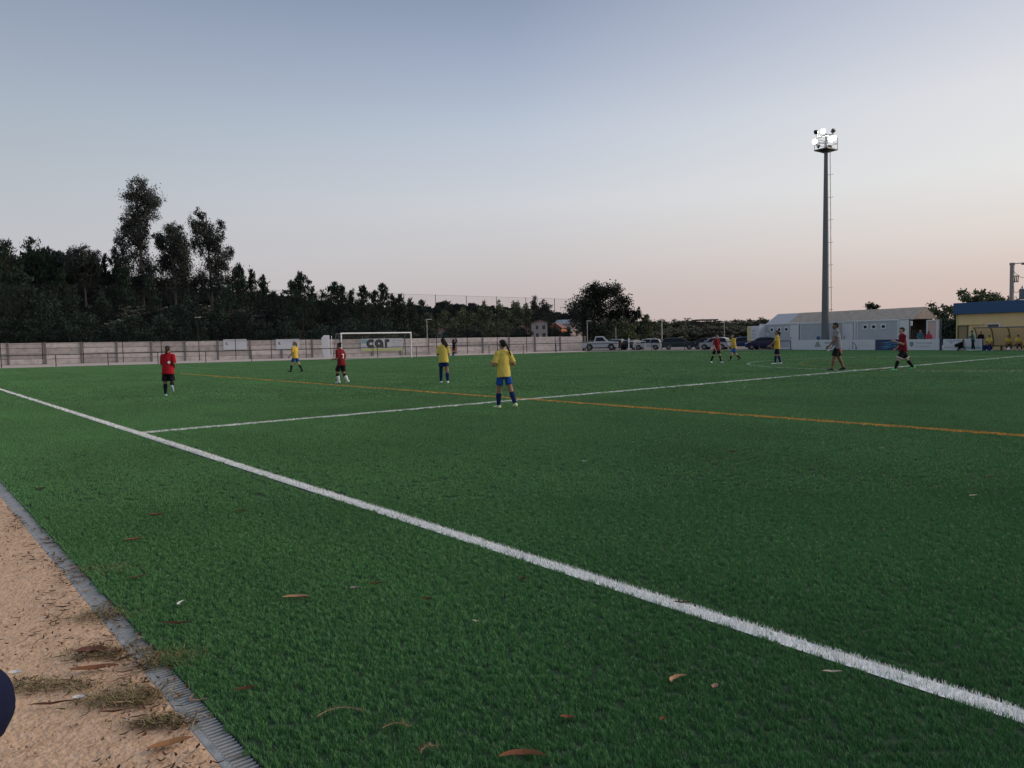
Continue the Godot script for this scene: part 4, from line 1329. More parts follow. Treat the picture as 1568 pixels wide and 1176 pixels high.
# ---------------------------------------------------------------- floodlight tower
func make_tower() -> void:
	var at := tsp(2.23, 1.5)
	var t := thing("floodlight_tower", "tall grey floodlight mast with lit lamps, platform and side ladder", "floodlight", at)
	var b := MB.new()
	b.tube(Vector3(0, 0, 0), Vector3(0, 17.4, 0), 0.335, 0.155, 16)
	b.box(Vector3(0, 0.15, 0), Vector3(0.9, 0.3, 0.9), Basis.IDENTITY, 0.03)
	part("mast", b.mesh(), M.dark_pole, t)
	# ladder on the right-hand side
	var l := MB.new()
	var rx := Vector3(0.87, 0, 0.45)
	var rz := Vector3(-0.45, 0, 0.87)
	for s in [-1.0, 1.0]:
		l.tube(rx * 0.52 + rz * 0.16 * s + Vector3(0, 2.2, 0), rx * 0.34 + rz * 0.16 * s + Vector3(0, 17.3, 0), 0.024, 0.024, 6)
	part("ladder_rail", l.mesh(), M.galv, t)
	var rung := MB.new()
	rung.tube(-rz * 0.16, rz * 0.16, 0.016, 0.016, 6)
	var rm := rung.mesh()
	for i in 50:
		part("ladder_rung", rm, M.galv, t, rx * lerpf(0.52, 0.34, i / 49.0) + Vector3(0, 2.3 + i * 0.3, 0))
	var br := MB.new()
	for i in 8:
		var y := 3.5 + i * 1.95
		br.tube(Vector3(0, y, 0), rx * 0.62 + Vector3(0, y + 0.03, 0), 0.018, 0.018, 6)
	part("ladder_bracket", br.mesh(), M.dark_pole, t)
	# platform with railings, turned corner-on
	var p := thing_part("platform", t, Vector3(0, 17.35, 0), 0.62)
	var fl := MB.new()
	fl.box(Vector3(0, 0, 0), Vector3(1.55, 0.10, 1.3))
	fl.box(Vector3(0, -0.12, 0), Vector3(0.7, 0.14, 0.7), Basis.IDENTITY, 0.03)
	part("platform_floor", fl.mesh(), M.black_metal, p)
	var ra := MB.new()
	for x in [-0.75, 0.75]:
		for z in [-0.62, 0.62]:
			ra.tube(Vector3(x, 0, z), Vector3(x, 1.0, z), 0.022, 0.022, 6)
	for y in [0.5, 1.0]:
		for z in [-0.62, 0.62]:
			ra.tube(Vector3(-0.75, y, z), Vector3(0.75, y, z), 0.018, 0.018, 6)
		for x in [-0.75, 0.75]:
			ra.tube(Vector3(x, y, -0.62), Vector3(x, y, 0.62), 0.018, 0.018, 6)
	part("platform_railing", ra.mesh(), M.black_metal, p)
	var mast := MB.new()
	mast.tube(Vector3(0, 17.3, 0), Vector3(0, 18.75, 0), 0.075, 0.06, 8)
	mast.tube(Vector3(-0.95, 18.4, 0.42), Vector3(0.72, 18.75, -0.1), 0.035, 0.035, 6)
	mast.tube(Vector3(-0.95, 18.4, 0.42), Vector3(-1.05, 18.8, 0.46), 0.03, 0.03, 6)
	mast.tube(Vector3(0.6, 18.7, -0.1), Vector3(0.62, 18.85, -0.1), 0.03, 0.03, 6)
	mast.tube(Vector3(-0.95, 17.3, 0.4), Vector3(0, 17.35, 0), 0.04, 0.04, 6)
	mast.tube(Vector3(0, 17.9, 0), Vector3(-1.2, 17.95, 0.5), 0.03, 0.03, 6)
	part("lamp_arm", mast.mesh(), M.dark_pole, t)
	# lamps: [x, y, z, lit, facing]; the lit ones look down towards the pitch and the camera
	var to_pitch := (Vector3(-30, -18, 12)).normalized()
	var to_cam := Vector3(-22, -16, 40).normalized()
	for e in [[-0.36, 18.92, 0.25, true, to_cam], [0.50, 18.28, 0.45, true, to_cam], [0.22, 18.16, 0.5, true, to_cam], [-1.18, 17.98, 0.52, true, to_cam], [-1.08, 18.78, 0.46, false, to_pitch], [0.66, 19.02, -0.1, false, Vector3(20, -14, -30)], [-0.9, 17.58, 0.42, false, Vector3(-30, -16, -20)], [0.55, 17.72, -0.5, false, Vector3(30, -16, -20)]]:
		var q := thing_part("floodlight", t, Vector3(e[0], e[1], e[2]), 0.0)
		q.basis = Basis.looking_at((e[4] as Vector3).normalized(), Vector3.UP)
		var body := MB.new()
		body.tube(Vector3(0, 0, 0.22), Vector3(0, 0, -0.02), 0.1, 0.21, 14)
		part("lamp_housing", body.mesh(), M.dark_pole, q)
		var lens := MB.new()
		lens.ball(Vector3(0, 0, -0.03), Vector3(0.2, 0.2, 0.045), 14, 6)
		part("lamp_glass", lens.mesh(), M.lamp_lit if e[3] else M.glass_dark, q)
		if e[3]:
			var s := SpotLight3D.new()
			s.name = "floodlight_beam"
			s.light_color = Color(1.0, 0.96, 0.86)
			s.light_energy = 70.0
			s.spot_range = 150.0
			s.spot_angle = 62.0
			s.spot_attenuation = 2.0
			s.spot_angle_attenuation = 0.9
			s.light_size = 0.2
			s.shadow_enabled = true
			q.add_child(s, true)
			s.position = Vector3(0, 0, -0.1)
	var bx := thing("switch_box", "black switch cabinet at the left of the floodlight mast's foot", "cabinet", tsp(1.75, 1.2))
	var k := MB.new()
	k.box(Vector3(0, 0.95, 0), Vector3(0.26, 0.5, 0.22), Basis.IDENTITY, 0.02)
	k.tube(Vector3(0, 0, 0), Vector3(0, 0.75, 0), 0.05, 0.05, 8)
	part("housing", k.mesh(), M.print_blue, bx)
	var k2 := MB.new()
	k2.box(Vector3(0, 1.2, 0), Vector3(0.42, 0.85, 0.05), Basis.IDENTITY, 0.02)
	k2.tube(Vector3(0, 0, 0), Vector3(0, 0.8, 0), 0.03, 0.03, 8)
	var pn := thing("dark_panel", "dark upright panel right of the mast, behind the man in grey", "panel", tsp(2.95, 1.9), T_TURN)
	part("panel", k2.mesh(), M.black_metal, pn)

func thing_part(called: String, parent: Node3D, at: Vector3, turn: float) -> Node3D:
	var o := Node3D.new()
	var key := str(parent.get_instance_id()) + called
	if used.has(key):
		used[key] += 1
		called = "%s_%03d" % [called, used[key]]
	else:
		used[key] = 0
	o.name = called
	parent.add_child(o, true)
	o.position = at
	o.rotation.y = turn
	return o

# ---------------------------------------------------------------- the far side: boards, cabins, yellow building, dugout
func tbox(t0: float, t1: float, s0: float, s1: float, y0: float, y1: float, mb: MB, bev := 0.0) -> void:
	# a box in the local frame of the far side: x = t, z = -s
	mb.box(Vector3((t0 + t1) * 0.5, (y0 + y1) * 0.5, -(s0 + s1) * 0.5), Vector3(t1 - t0, y1 - y0, s1 - s0), Basis.IDENTITY, bev)

func far_thing(called: String, label: String, category: String, group := "") -> Node3D:
	return thing(called, label, category, T0, T_TURN, group)

func ad_board(t0: float, t1: float, h: float, label: String, m: Material) -> Node3D:
	var o := far_thing("advertising_board", label, "advertising board", "advertising boards along the far side")
	var b := MB.new()
	tbox(t0 + 0.02, t1 - 0.02, 0.0, 0.05, 0.03, h, b, 0.006)
	part("panel", b.mesh(), m, o)
	var f := MB.new()
	for t in [t0 + 0.15, t1 - 0.15]:
		tbox(t - 0.03, t + 0.03, 0.06, 0.12, 0.0, h - 0.05, f)
	part("stand", f.mesh(), M.galv, o)
	return o

func make_boards() -> void:
	var z := Vector3(0, 0, 1)
	var f := 0.006
	var a := ad_board(-0.07, 5.72, 0.90, "long white advertising board with a grey mound emblem, left of the man in grey", M.white_board)
	var p := MB.new()
	prism(p, PackedVector2Array([Vector2(2.35, 0.36), Vector2(2.95, 0.36), Vector2(2.85, 0.55), Vector2(2.72, 0.76), Vector2(2.56, 0.76), Vector2(2.42, 0.55)]), 0.001, f)
	part("emblem", p.mesh(), M.print_green_grey, a)
	var u := MB.new()
	tbox(2.28, 3.0, -f, -0.001, 0.28, 0.34, u)
	part("emblem_base", u.mesh(), M.print_grey, a)
	var q := part("lettering", text_mesh("NATIER", 0.19), M.print_grey, a, Vector3(3.78, 0.63, f))
	var w := MB.new()
	words(w, Vector3(3.25, 0.34, f), Vector3.RIGHT, 0.07, [6, 4, 5], z)
	part("print", w.mesh(), M.print_pale, a)
	var b := ad_board(5.78, 8.06, 0.87, "white advertising board with faint print between man in grey and blue board", M.white_board)
	var w2 := MB.new()
	words(w2, Vector3(6.65, 0.36, f), Vector3.RIGHT, 0.12, [11], z)
	words(w2, Vector3(6.9, 0.62, f), Vector3.RIGHT, 0.06, [8], z)
	part("print", w2.mesh(), M.print_pale, b)
	var e2 := MB.new()
	e2.quad(Vector3(5.95, 0.75, f), Vector3(6.02, 0.78, f), Vector3(6.42, 0.42, f), Vector3(6.35, 0.36, f), z)
	e2.quad(Vector3(6.02, 0.1, f), Vector3(6.1, 0.1, f), Vector3(6.12, 0.6, f), Vector3(6.04, 0.62, f), z)
	e2.quad(Vector3(6.3, 0.1, f), Vector3(6.5, 0.1, f), Vector3(6.46, 0.36, f), Vector3(6.34, 0.36, f), z)
	part("emblem", e2.mesh(), M.print_grey, b)
	var c := ad_board(8.11, 10.3, 0.87, "dark blue advertising board with pale blue streaks", M.board_blue)
	var st := MB.new()
	for i in 7:
		var y := 0.16 + i * 0.095
		var x0 := 8.3 + rng.randf() * 0.9
		var x1 := x0 + rng.randf_range(0.7, 1.1)
		x1 = minf(x1, 10.2)
		st.tri(Vector3(x0, y, f), Vector3(x1, y - 0.02, f), Vector3(x1, y + 0.05, f), z)
	part("streaks", st.mesh(), M.print_cyan, c)
	var s3 := MB.new()
	for y in [0.32, 0.6]:
		s3.tri(Vector3(8.35, y, f + 0.003), Vector3(9.3, y - 0.01, f + 0.003), Vector3(9.25, y + 0.025, f + 0.003), z)
	part("pale_streaks", s3.mesh(), M.print_pale, c)
	var d := ad_board(10.36, 13.4, 0.86, "white advertising board with a shield emblem and two lines of print", M.white_board)
	var sh := MB.new()
	prism(sh, PackedVector2Array([Vector2(11.05, 0.66), Vector2(11.05, 0.42), Vector2(11.2, 0.27), Vector2(11.35, 0.42), Vector2(11.35, 0.66)]), 0.001, f)
	part("emblem", sh.mesh(), M.print_grey, d)
	var w3 := MB.new()
	words(w3, Vector3(11.55, 0.52, f), Vector3.RIGHT, 0.12, [5, 2, 5], z)
	words(w3, Vector3(11.55, 0.28, f), Vector3.RIGHT, 0.09, [3, 6, 5], z)
	part("print", w3.mesh(), M.print_grey, d)
	var g := ad_board(13.62, 16.45, 0.85, "white advertising board with dark print, behind the crouching person", M.white_board)
	var w4 := MB.new()
	words(w4, Vector3(13.95, 0.70, f), Vector3.RIGHT, 0.09, [5, 2, 5], z)
	words(w4, Vector3(14.2, 0.54, f), Vector3.RIGHT, 0.13, [2], z)
	words(w4, Vector3(13.75, 0.2, f), Vector3.RIGHT, 0.08, [6, 3, 7, 4], z)
	part("print", w4.mesh(), M.print_blue, g)
	var bl := MB.new()
	tbox(15.2, 16.4, -f, -0.001, 0.14, 0.3, bl)
	part("stripe", bl.mesh(), M.print_teal, g)
	var pole := thing("net_pole", "black upright pole standing between two white advertising boards", "pole", tsp(13.48, -0.02))
	var pm := MB.new()
	pm.tube(Vector3.ZERO, Vector3(0, 0.95, 0), 0.085, 0.085, 10)
	part("pole_sleeve", pm.mesh(), M.board_blue, pole)
	var pu := MB.new()
	pu.tube(Vector3(0, 0.9, 0), Vector3(0, 2.42, 0), 0.04, 0.035, 8)
	part("pole", pu.mesh(), M.dark_pole, pole)

func small_window(o: Node3D, t: float, s: float, y: float, w: float, h: float) -> void:
	var k := thing_part("window", o, Vector3(t, y, -s), 0.0)
	var fr := MB.new()
	fr.box(Vector3(0, h * 0.5 + 0.05, 0.02), Vector3(w + 0.2, 0.1, 0.05))
	fr.box(Vector3(0, -h * 0.5 - 0.05, 0.02), Vector3(w + 0.2, 0.1, 0.05))
	fr.box(Vector3(-w * 0.5 - 0.05, 0, 0.02), Vector3(0.1, h, 0.05))
	fr.box(Vector3(w * 0.5 + 0.05, 0, 0.02), Vector3(0.1, h, 0.05))
	part("frame", fr.mesh(), M.cabin_trim, k)
	var gl := MB.new()
	gl.box(Vector3(0, 0, 0.008), Vector3(w, h, 0.01))
	part("pane", gl.mesh(), M.glass_dark, k)

func cabin(t0: float, t1: float, s: float, depth: float, h: float, label: String, wins: Array, doors: Array) -> Node3D:
	var o := far_thing("site_cabin", label, "cabin", "grey site cabins behind the boards")
	var b := MB.new()
	tbox(t0, t1, s, s + depth, 0.1, h, b)
	part("wall", b.mesh(), M.cabin_grey, o)
	var ribs := MB.new()
	var x := t0 + 0.22
	while x < t1 - 0.1:
		tbox(x, x + 0.05, s - 0.012, s, 0.2, h - 0.1, ribs)
		x += 0.26
	part("wall_ribs", ribs.mesh(), M.cabin_grey, o, Vector3.ZERO, "stuff")
	var tr := MB.new()
	tbox(t0 - 0.03, t1 + 0.03, s - 0.05, s + depth, h, h + 0.09, tr)
	tbox(t0 - 0.03, t0 + 0.1, s - 0.05, s + 0.002, 0.05, h, tr)
	tbox(t1 - 0.1, t1 + 0.03, s - 0.05, s + 0.002, 0.05, h, tr)
	tbox(t0 + 0.1, t1 - 0.1, s - 0.05, s + 0.002, 0.02, 0.16, tr)
	part("frame", tr.mesh(), M.cabin_trim, o)
	for w in wins:
		small_window(o, w, s - 0.012, 1.9 if t1 < 0 else 1.93, 0.3, 0.24)
	for d in doors:
		var k := thing_part("door", o, Vector3.ZERO, 0.0)
		var p := MB.new()
		tbox(d[0] + 0.04, d[1] - 0.04, s - 0.06, s - 0.02, 0.12, h - 0.08, p, 0.01)
		part("door_leaf", p.mesh(), M.cabin_light, k)
		var hd := MB.new()
		tbox(d[0] + 0.12, d[0] + 0.18, s - 0.1, s - 0.06, 0.95, 1.15, hd)
		part("handle", hd.mesh(), M.print_grey, k)
	return o

func make_cabins() -> void:
	cabin(-6.5, -1.85, 3.0, 2.4, 2.38, "grey site cabin with three small windows and white door, leftmost of the row", [-5.0, -4.1, -3.25], [[-2.85, -1.9]])
	var poster := far_thing("poster", "pale round poster under a green strip on the leftmost grey cabin", "poster")
	var pb := MB.new()
	tbox(-5.95, -5.3, 2.93, 2.97, 0.95, 1.35, pb, 0.01)
	pb.tube(Vector3(-5.62, 1.35, -2.97), Vector3(-5.62, 1.35, -2.93), 0.32, 0.32, 18)
	part("sheet", pb.mesh(), M.cabin_light, poster)
	var gs := MB.new()
	tbox(-6.0, -5.3, 2.93, 2.965, 1.72, 1.86, gs)
	part("strip", gs.mesh(), M.print_teal, poster)
	cabin(-1.75, 2.85, 3.15, 2.4, 2.36, "plain grey site cabin behind the floodlight mast", [], [])
	cabin(2.92, 4.15, 3.0, 2.4, 2.34, "narrow cabin bay with a tall white door, between two grey cabins", [], [[2.95, 3.95]])
	cabin(4.22, 8.1, 3.1, 2.4, 2.4, "grey site cabin with three small windows in a row, right of the mast", [5.04, 5.84, 6.74], [])
	# white end bay, open porch and pink panel
	var e := far_thing("porch", "open dark porch between a white end wall and a pink panel", "porch")
	var w := MB.new()
	tbox(8.2, 9.02, 3.0, 3.06, 0.05, 2.42, w)
	part("end_wall", w.mesh(), M.cabin_trim, e)
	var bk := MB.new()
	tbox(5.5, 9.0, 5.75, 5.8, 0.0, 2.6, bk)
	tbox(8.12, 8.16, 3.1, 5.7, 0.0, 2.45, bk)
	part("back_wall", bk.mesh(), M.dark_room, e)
	var pk := MB.new()
	tbox(10.62, 11.3, 3.05, 3.15, 0.05, 2.26, pk)
	part("pink_panel", pk.mesh(), M.cabin_pink, e)
	var fr := MB.new()
	tbox(10.5, 10.62, 3.0, 3.2, 0.0, 2.3, fr)
	tbox(11.3, 11.44, 3.0, 3.2, 0.0, 2.3, fr)
	tbox(10.5, 11.44, 3.0, 3.2, 2.26, 2.36, fr)
	part("panel_frame", fr.mesh(), M.cabin_trim, e)
	var rl := MB.new()
	for i in 8:
		rl.tube(Vector3(9.1 + i * 0.2, 0, -3.4), Vector3(9.1 + i * 0.2, 1.55, -3.4), 0.018, 0.018, 6)
	rl.tube(Vector3(9.05, 1.55, -3.4), Vector3(10.55, 1.55, -3.4), 0.022, 0.022, 6)
	part("porch_grille", rl.mesh(), M.black_metal, e)
	var pst := MB.new()
	pst.tube(Vector3(9.08, 0, -3.05), Vector3(9.08, 2.5, -3.05), 0.05, 0.05, 8)
	part("porch_post", pst.mesh(), M.dark_pole, e)
	var lamp := MB.new()
	lamp.box(Vector3(9.25, 2.12, -3.0), Vector3(0.16, 0.4, 0.1), Basis.IDENTITY, 0.02)
	part("unlit_lamp", lamp.mesh(), M.cabin_trim, e)
	# fibre-cement roof over the row
	var r := far_thing("fibre_cement_roof", "long grey fibre-cement gable roof over the site cabins", "roof")
	var bounds := [-5.9, -3.2, -0.6, 1.9, 4.4, 6.8, 9.3]
	for i in 6:
		var sh := MB.new()
		var x0: float = bounds[i]
		var x1: float = bounds[i + 1]
		var n := int((x1 - x0) / 0.09)
		for k in n:
			var a := lerpf(x0, x1, float(k) / n)
			var c := lerpf(x0, x1, float(k + 1) / n)
			var d0 := 0.02 * sin(a * 35.0)
			var d1 := 0.02 * sin(c * 35.0)
			var ov := 0.012 * (i % 2)
			sh.quad(Vector3(a, 2.5 + d0 + ov, -3.2), Vector3(c, 2.5 + d1 + ov, -3.2), Vector3(c, 3.46 + d1 + ov, -4.9), Vector3(a, 3.46 + d0 + ov, -4.9), Vector3(0, 1, 0.5))
			sh.quad(Vector3(a, 2.5 + d0 + ov, -6.6), Vector3(c, 2.5 + d1 + ov, -6.6), Vector3(c, 3.455 + d1 + ov, -4.9), Vector3(a, 3.455 + d0 + ov, -4.9), Vector3(0, 1, -0.5))
		part("roof_sheet", sh.mesh(), M.roof_pale if i == 0 else M.roof_fibre, r)
	var gb := MB.new()
	gb.tri(Vector3(9.28, 2.48, -3.25), Vector3(9.28, 2.48, -6.55), Vector3(9.28, 3.42, -4.9), Vector3(1, 0, 0))
	gb.tri(Vector3(-5.88, 2.48, -3.25), Vector3(-5.88, 2.48, -6.55), Vector3(-5.88, 3.42, -4.9), Vector3(-1, 0, 0))
	part("gable", gb.mesh(), M.roof_fibre, r)
	var fa := MB.new()
	tbox(-5.9, 9.3, 3.16, 3.2, 2.46, 2.52, fa)
	part("eave", fa.mesh(), M.cabin_trim, r)
	# the small box body at the left end
	var v := far_thing("box_trailer", "small box trailer with a tan end wall left of the grey cabins", "trailer")
	var vb := MB.new()
	tbox(-7.15, -5.75, 2.0, 4.2, 0.35, 2.3, vb, 0.03)
	part("body", vb.mesh(), M.cabin_light, v)
	var ve := MB.new()
	tbox(-7.2, -7.15, 2.0, 4.2, 0.35, 2.28, ve)
	tbox(-7.2, -6.75, 1.97, 2.0, 0.35, 2.28, ve)
	part("end_wall", ve.mesh(), M.pale_yellow, v)
	var vw := MB.new()
	words(vw, Vector3(-6.55, 1.75, -1.99), Vector3.RIGHT, 0.18, [3], Vector3(0, 0, 1))
	words(vw, Vector3(-6.6, 1.4, -1.99), Vector3.RIGHT, 0.16, [4], Vector3(0, 0, 1))
	words(vw, Vector3(-6.6, 1.15, -1.99), Vector3.RIGHT, 0.1, [6], Vector3(0, 0, 1))
	part("print", vw.mesh(), M.print_grey, v)
	for t in [-6.9, -6.1]:
		var wh := MB.new()
		wh.tube(Vector3(t, 0.25, -1.98), Vector3(t, 0.25, -2.2), 0.25, 0.25, 14)
		part("wheel", wh.mesh(), M.tyre, v)

func make_yellow_building() -> void:
	var o := far_thing("yellow_building", "pale yellow flat-roofed building with a deep blue fascia at the right edge", "building")
	var b := MB.new()
	tbox(12.36, 34.0, 4.0, 11.0, -0.05, 2.72, b)
	part("wall", b.mesh(), M.yellow_wall, o)
	var f := MB.new()
	tbox(12.2, 34.2, 3.72, 11.2, 2.72, 3.6, f, 0.02)
	part("fascia", f.mesh(), M.fascia_blue, o)
	var tr := MB.new()
	tbox(12.33, 12.42, 3.93, 4.0, 0.0, 2.7, tr)
	part("corner_trim", tr.mesh(), M.pale_yellow, o)
	var d := thing_part("doorway", o, Vector3.ZERO, 0.0)
	var fr := MB.new()
	tbox(12.44, 12.52, 3.9, 4.0, 0.0, 1.86, fr)
	tbox(13.16, 13.24, 3.9, 4.0, 0.0, 1.86, fr)
	tbox(12.52, 13.16, 3.9, 4.0, 1.78, 1.86, fr)
	part("frame", fr.mesh(), M.olive_frame, d)
	var lf := MB.new()
	tbox(12.52, 13.16, 3.95, 4.0, 0.0, 1.78, lf)
	part("door_leaf", lf.mesh(), M.olive_door, d)
	var pz := MB.new()
	tbox(13.28, 14.25, 3.93, 4.0, 0.0, 1.66, pz)
	part("pale_wall_panel", pz.mesh(), M.pale_yellow, o)
	var li := MB.new()
	tbox(12.4, 14.4, 3.88, 4.0, 1.87, 1.97, li)
	part("lintel", li.mesh(), M.pale_yellow, o)
	var w := thing_part("window", o, Vector3.ZERO, 0.0)
	var g := MB.new()
	tbox(14.7, 15.5, 3.96, 4.0, 1.62, 1.88, g)
	part("pane", g.mesh(), M.window_dark, w)
	var wf := MB.new()
	tbox(14.6, 15.6, 3.92, 4.0, 1.88, 1.94, wf)
	tbox(14.55, 15.65, 3.86, 4.0, 1.56, 1.62, wf)
	tbox(15.5, 15.62, 3.92, 4.0, 1.62, 1.88, wf)
	part("frame", wf.mesh(), M.cabin_trim, w)

func make_dugout() -> void:
	var o := far_thing("dugout", "curved dugout shelter with tan panels and dark ribs, sheltering seated substitutes", "dugout")
	var prof := PackedVector2Array()
	for i in 11:
		var a := lerpf(0.0, PI * 0.5, i / 10.0)
		prof.append(Vector2(1.15 + 0.5 * cos(a), 0.25 + 1.37 * sin(a)))
	# profile: up the back wall and curving forward to the front lip
	var starts := [15.2, 16.35, 17.5, 18.65, 19.8, 20.95]
	for k in 5:
		var p := MB.new()
		for i in 10:
			p.quad(Vector3(starts[k] + 0.03, prof[i].y, -prof[i].x), Vector3(starts[k + 1] - 0.03, prof[i].y, -prof[i].x), Vector3(starts[k + 1] - 0.03, prof[i + 1].y, -prof[i + 1].x), Vector3(starts[k] + 0.03, prof[i + 1].y, -prof[i + 1].x), Vector3(0, 0.2, 1))
		part("shelter_panel", p.mesh(), M.dugout_panel, o)
	for k in 6:
		var r := MB.new()
		for i in 10:
			r.box(Vector3(starts[k], (prof[i].y + prof[i + 1].y) * 0.5, -(prof[i].x + prof[i + 1].x) * 0.5), Vector3(0.07, 0.05, prof[i].distance_to(prof[i + 1]) + 0.03), Basis(Vector3.RIGHT, atan2(-(prof[i + 1].y - prof[i].y), -(prof[i + 1].x - prof[i].x)) + PI), 0.0)
		part("rib", r.mesh(), M.olive_frame, o)
	var lip := MB.new()
	tbox(15.15, 21.0, 1.1, 1.2, 1.6, 1.68, lip)
	part("front_lip", lip.mesh(), M.dark_pole, o)
	var be := MB.new()
	tbox(15.3, 20.9, 1.25, 1.55, 0.3, 0.36, be)
	for t in [15.4, 17.0, 18.6, 20.2]:
		tbox(t, t + 0.06, 1.3, 1.5, 0.0, 0.3, be)
	part("bench", be.mesh(), M.olive_frame, o)
	for k in 2:
		var st := far_thing("stool", "dark blue box stool at the dugout's left end" if k == 0 else "dark blue box stool next to the left end of the dugout bench", "stool")
		var s := MB.new()
		tbox(15.95 + k * 0.34, 16.24 + k * 0.34, 0.75, 1.05, 0.0, 0.4, s, 0.02)
		part("seat", s.mesh(), M.seat_blue, st)
	var ball := part("football", ball_mesh(), M.cloth_white, self, tsp(18.36, -0.3, 0.125))
	tag(ball, "white football lying in front of the dugout", "ball")

func ball_mesh() -> ArrayMesh:
	var b := MB.new()
	b.ball(Vector3.ZERO, Vector3(0.105, 0.105, 0.105), 14, 9)
	return b.mesh()

func make_power_pole() -> void:
	var o := thing("power_pole", "concrete power pole with crossarm and transformer behind the yellow building", "power pole", tsp(12.25, 12.0), T_TURN)
	var b := MB.new()
	b.box(Vector3(0, 3.5, 0), Vector3(0.26, 7.0, 0.26), Basis.IDENTITY, 0.03)
	b.box(Vector3(0, 6.9, 0), Vector3(0.32, 0.2, 0.32), Basis.IDENTITY, 0.03)
	part("pole", b.mesh(), M.concrete, o)
	var c := MB.new()
	c.box(Vector3(0.7, 6.9, 0.1), Vector3(1.3, 0.06, 0.06))
	c.box(Vector3(0.3, 5.85, 0.1), Vector3(0.55, 0.05, 0.05))
	c.box(Vector3(0.3, 5.4, 0.1), Vector3(0.55, 0.05, 0.05))
	part("crossarm", c.mesh(), M.dark_pole, o)
	for i in 3:
		var k := MB.new()
		k.tube(Vector3(0.26 + 0.13 * i, 5.35, 0.14), Vector3(0.32 + 0.13 * i, 5.95, 0.14), 0.045, 0.03, 8)
		part("insulator", k.mesh(), M.black_metal, o)
	var l := MB.new()
	l.box(Vector3(1.1, 6.82, 0.1), Vector3(0.62, 0.14, 0.24), Basis.IDENTITY, 0.03)
	part("lamp_head", l.mesh(), M.dark_pole, o)
	var t := MB.new()
	t.box(Vector3(1.1, 4.35, 0.1), Vector3(0.7, 0.85, 0.6), Basis.IDENTITY, 0.04)
	for i in 3:
		t.tube(Vector3(0.86 + i * 0.22, 4.75, 0.1), Vector3(0.86 + i * 0.22, 5.05, 0.1), 0.05, 0.03, 8)
	part("transformer", t.mesh(), M.dark_pole, o)
	var w := MB.new()
	w.path(PackedVector3Array([Vector3(0.13, 5.1, 0.1), Vector3(0.25, 4.55, 0.1), Vector3(0.5, 4.5, 0.1), Vector3(0.86, 5.0, 0.1)]), 0.018, 0.018, 5)
	w.path(PackedVector3Array([Vector3(0.13, 6.3, 0.1), Vector3(0.7, 5.75, 0.1), Vector3(1.6, 5.6, 0.1)]), 0.018, 0.018, 5)
	part("cable", w.mesh(), M.black_metal, o)

# ---------------------------------------------------------------- houses among the trees
func house(at: Vector3, turn: float, w: float, d: float, h: float, roof_h: float, wall: Material, roof: Material, label: String, wins: Array) -> void:
	var o := thing("house", label, "house", at, turn)
	var b := MB.new()
	b.box(Vector3(0, h * 0.5, 0), Vector3(w, h, d))
	b.tri(Vector3(-w * 0.5, h, d * 0.5), Vector3(w * 0.5, h, d * 0.5), Vector3(0, h + roof_h, d * 0.5), Vector3(0, 0, 1))
	b.tri(Vector3(-w * 0.5, h, -d * 0.5), Vector3(w * 0.5, h, -d * 0.5), Vector3(0, h + roof_h, -d * 0.5), Vector3(0, 0, -1))
	part("wall", b.mesh(), wall, o)
	var r := MB.new()
	for s in [-1.0, 1.0]:
		var n := Vector3(s * roof_h, w * 0.5, 0).normalized()
		var e0 := Vector3(s * (w * 0.5 + 0.15), h - 0.15 * roof_h / (w * 0.5), d * 0.5 + 0.3)
		var e1 := Vector3(0, h + roof_h, d * 0.5 + 0.3)
		var z := Vector3(0, 0, -d - 0.6)
		r.quad(e0 + n * 0.12, e1 + n * 0.12, e1 + z + n * 0.12, e0 + z + n * 0.12, n)
		r.quad(e0, e1, e1 + n * 0.12, e0 + n * 0.12, Vector3(0, 0, 1))
	part("roof", r.mesh(), roof, o)
	for e in wins:
		var k := thing_part("window", o, Vector3(e[0], e[1], d * 0.5), 0.0)
		var p := MB.new()
		p.box(Vector3(0, 0, 0.02), Vector3(e[2], e[3], 0.04))
		part("pane", p.mesh(), M.window_dark, k)
		var f := MB.new()
		f.box(Vector3(0, -e[3] * 0.5 - 0.05, 0.05), Vector3(e[2] + 0.2, 0.1, 0.12))
		part("sill", f.mesh(), M.house_white, k)

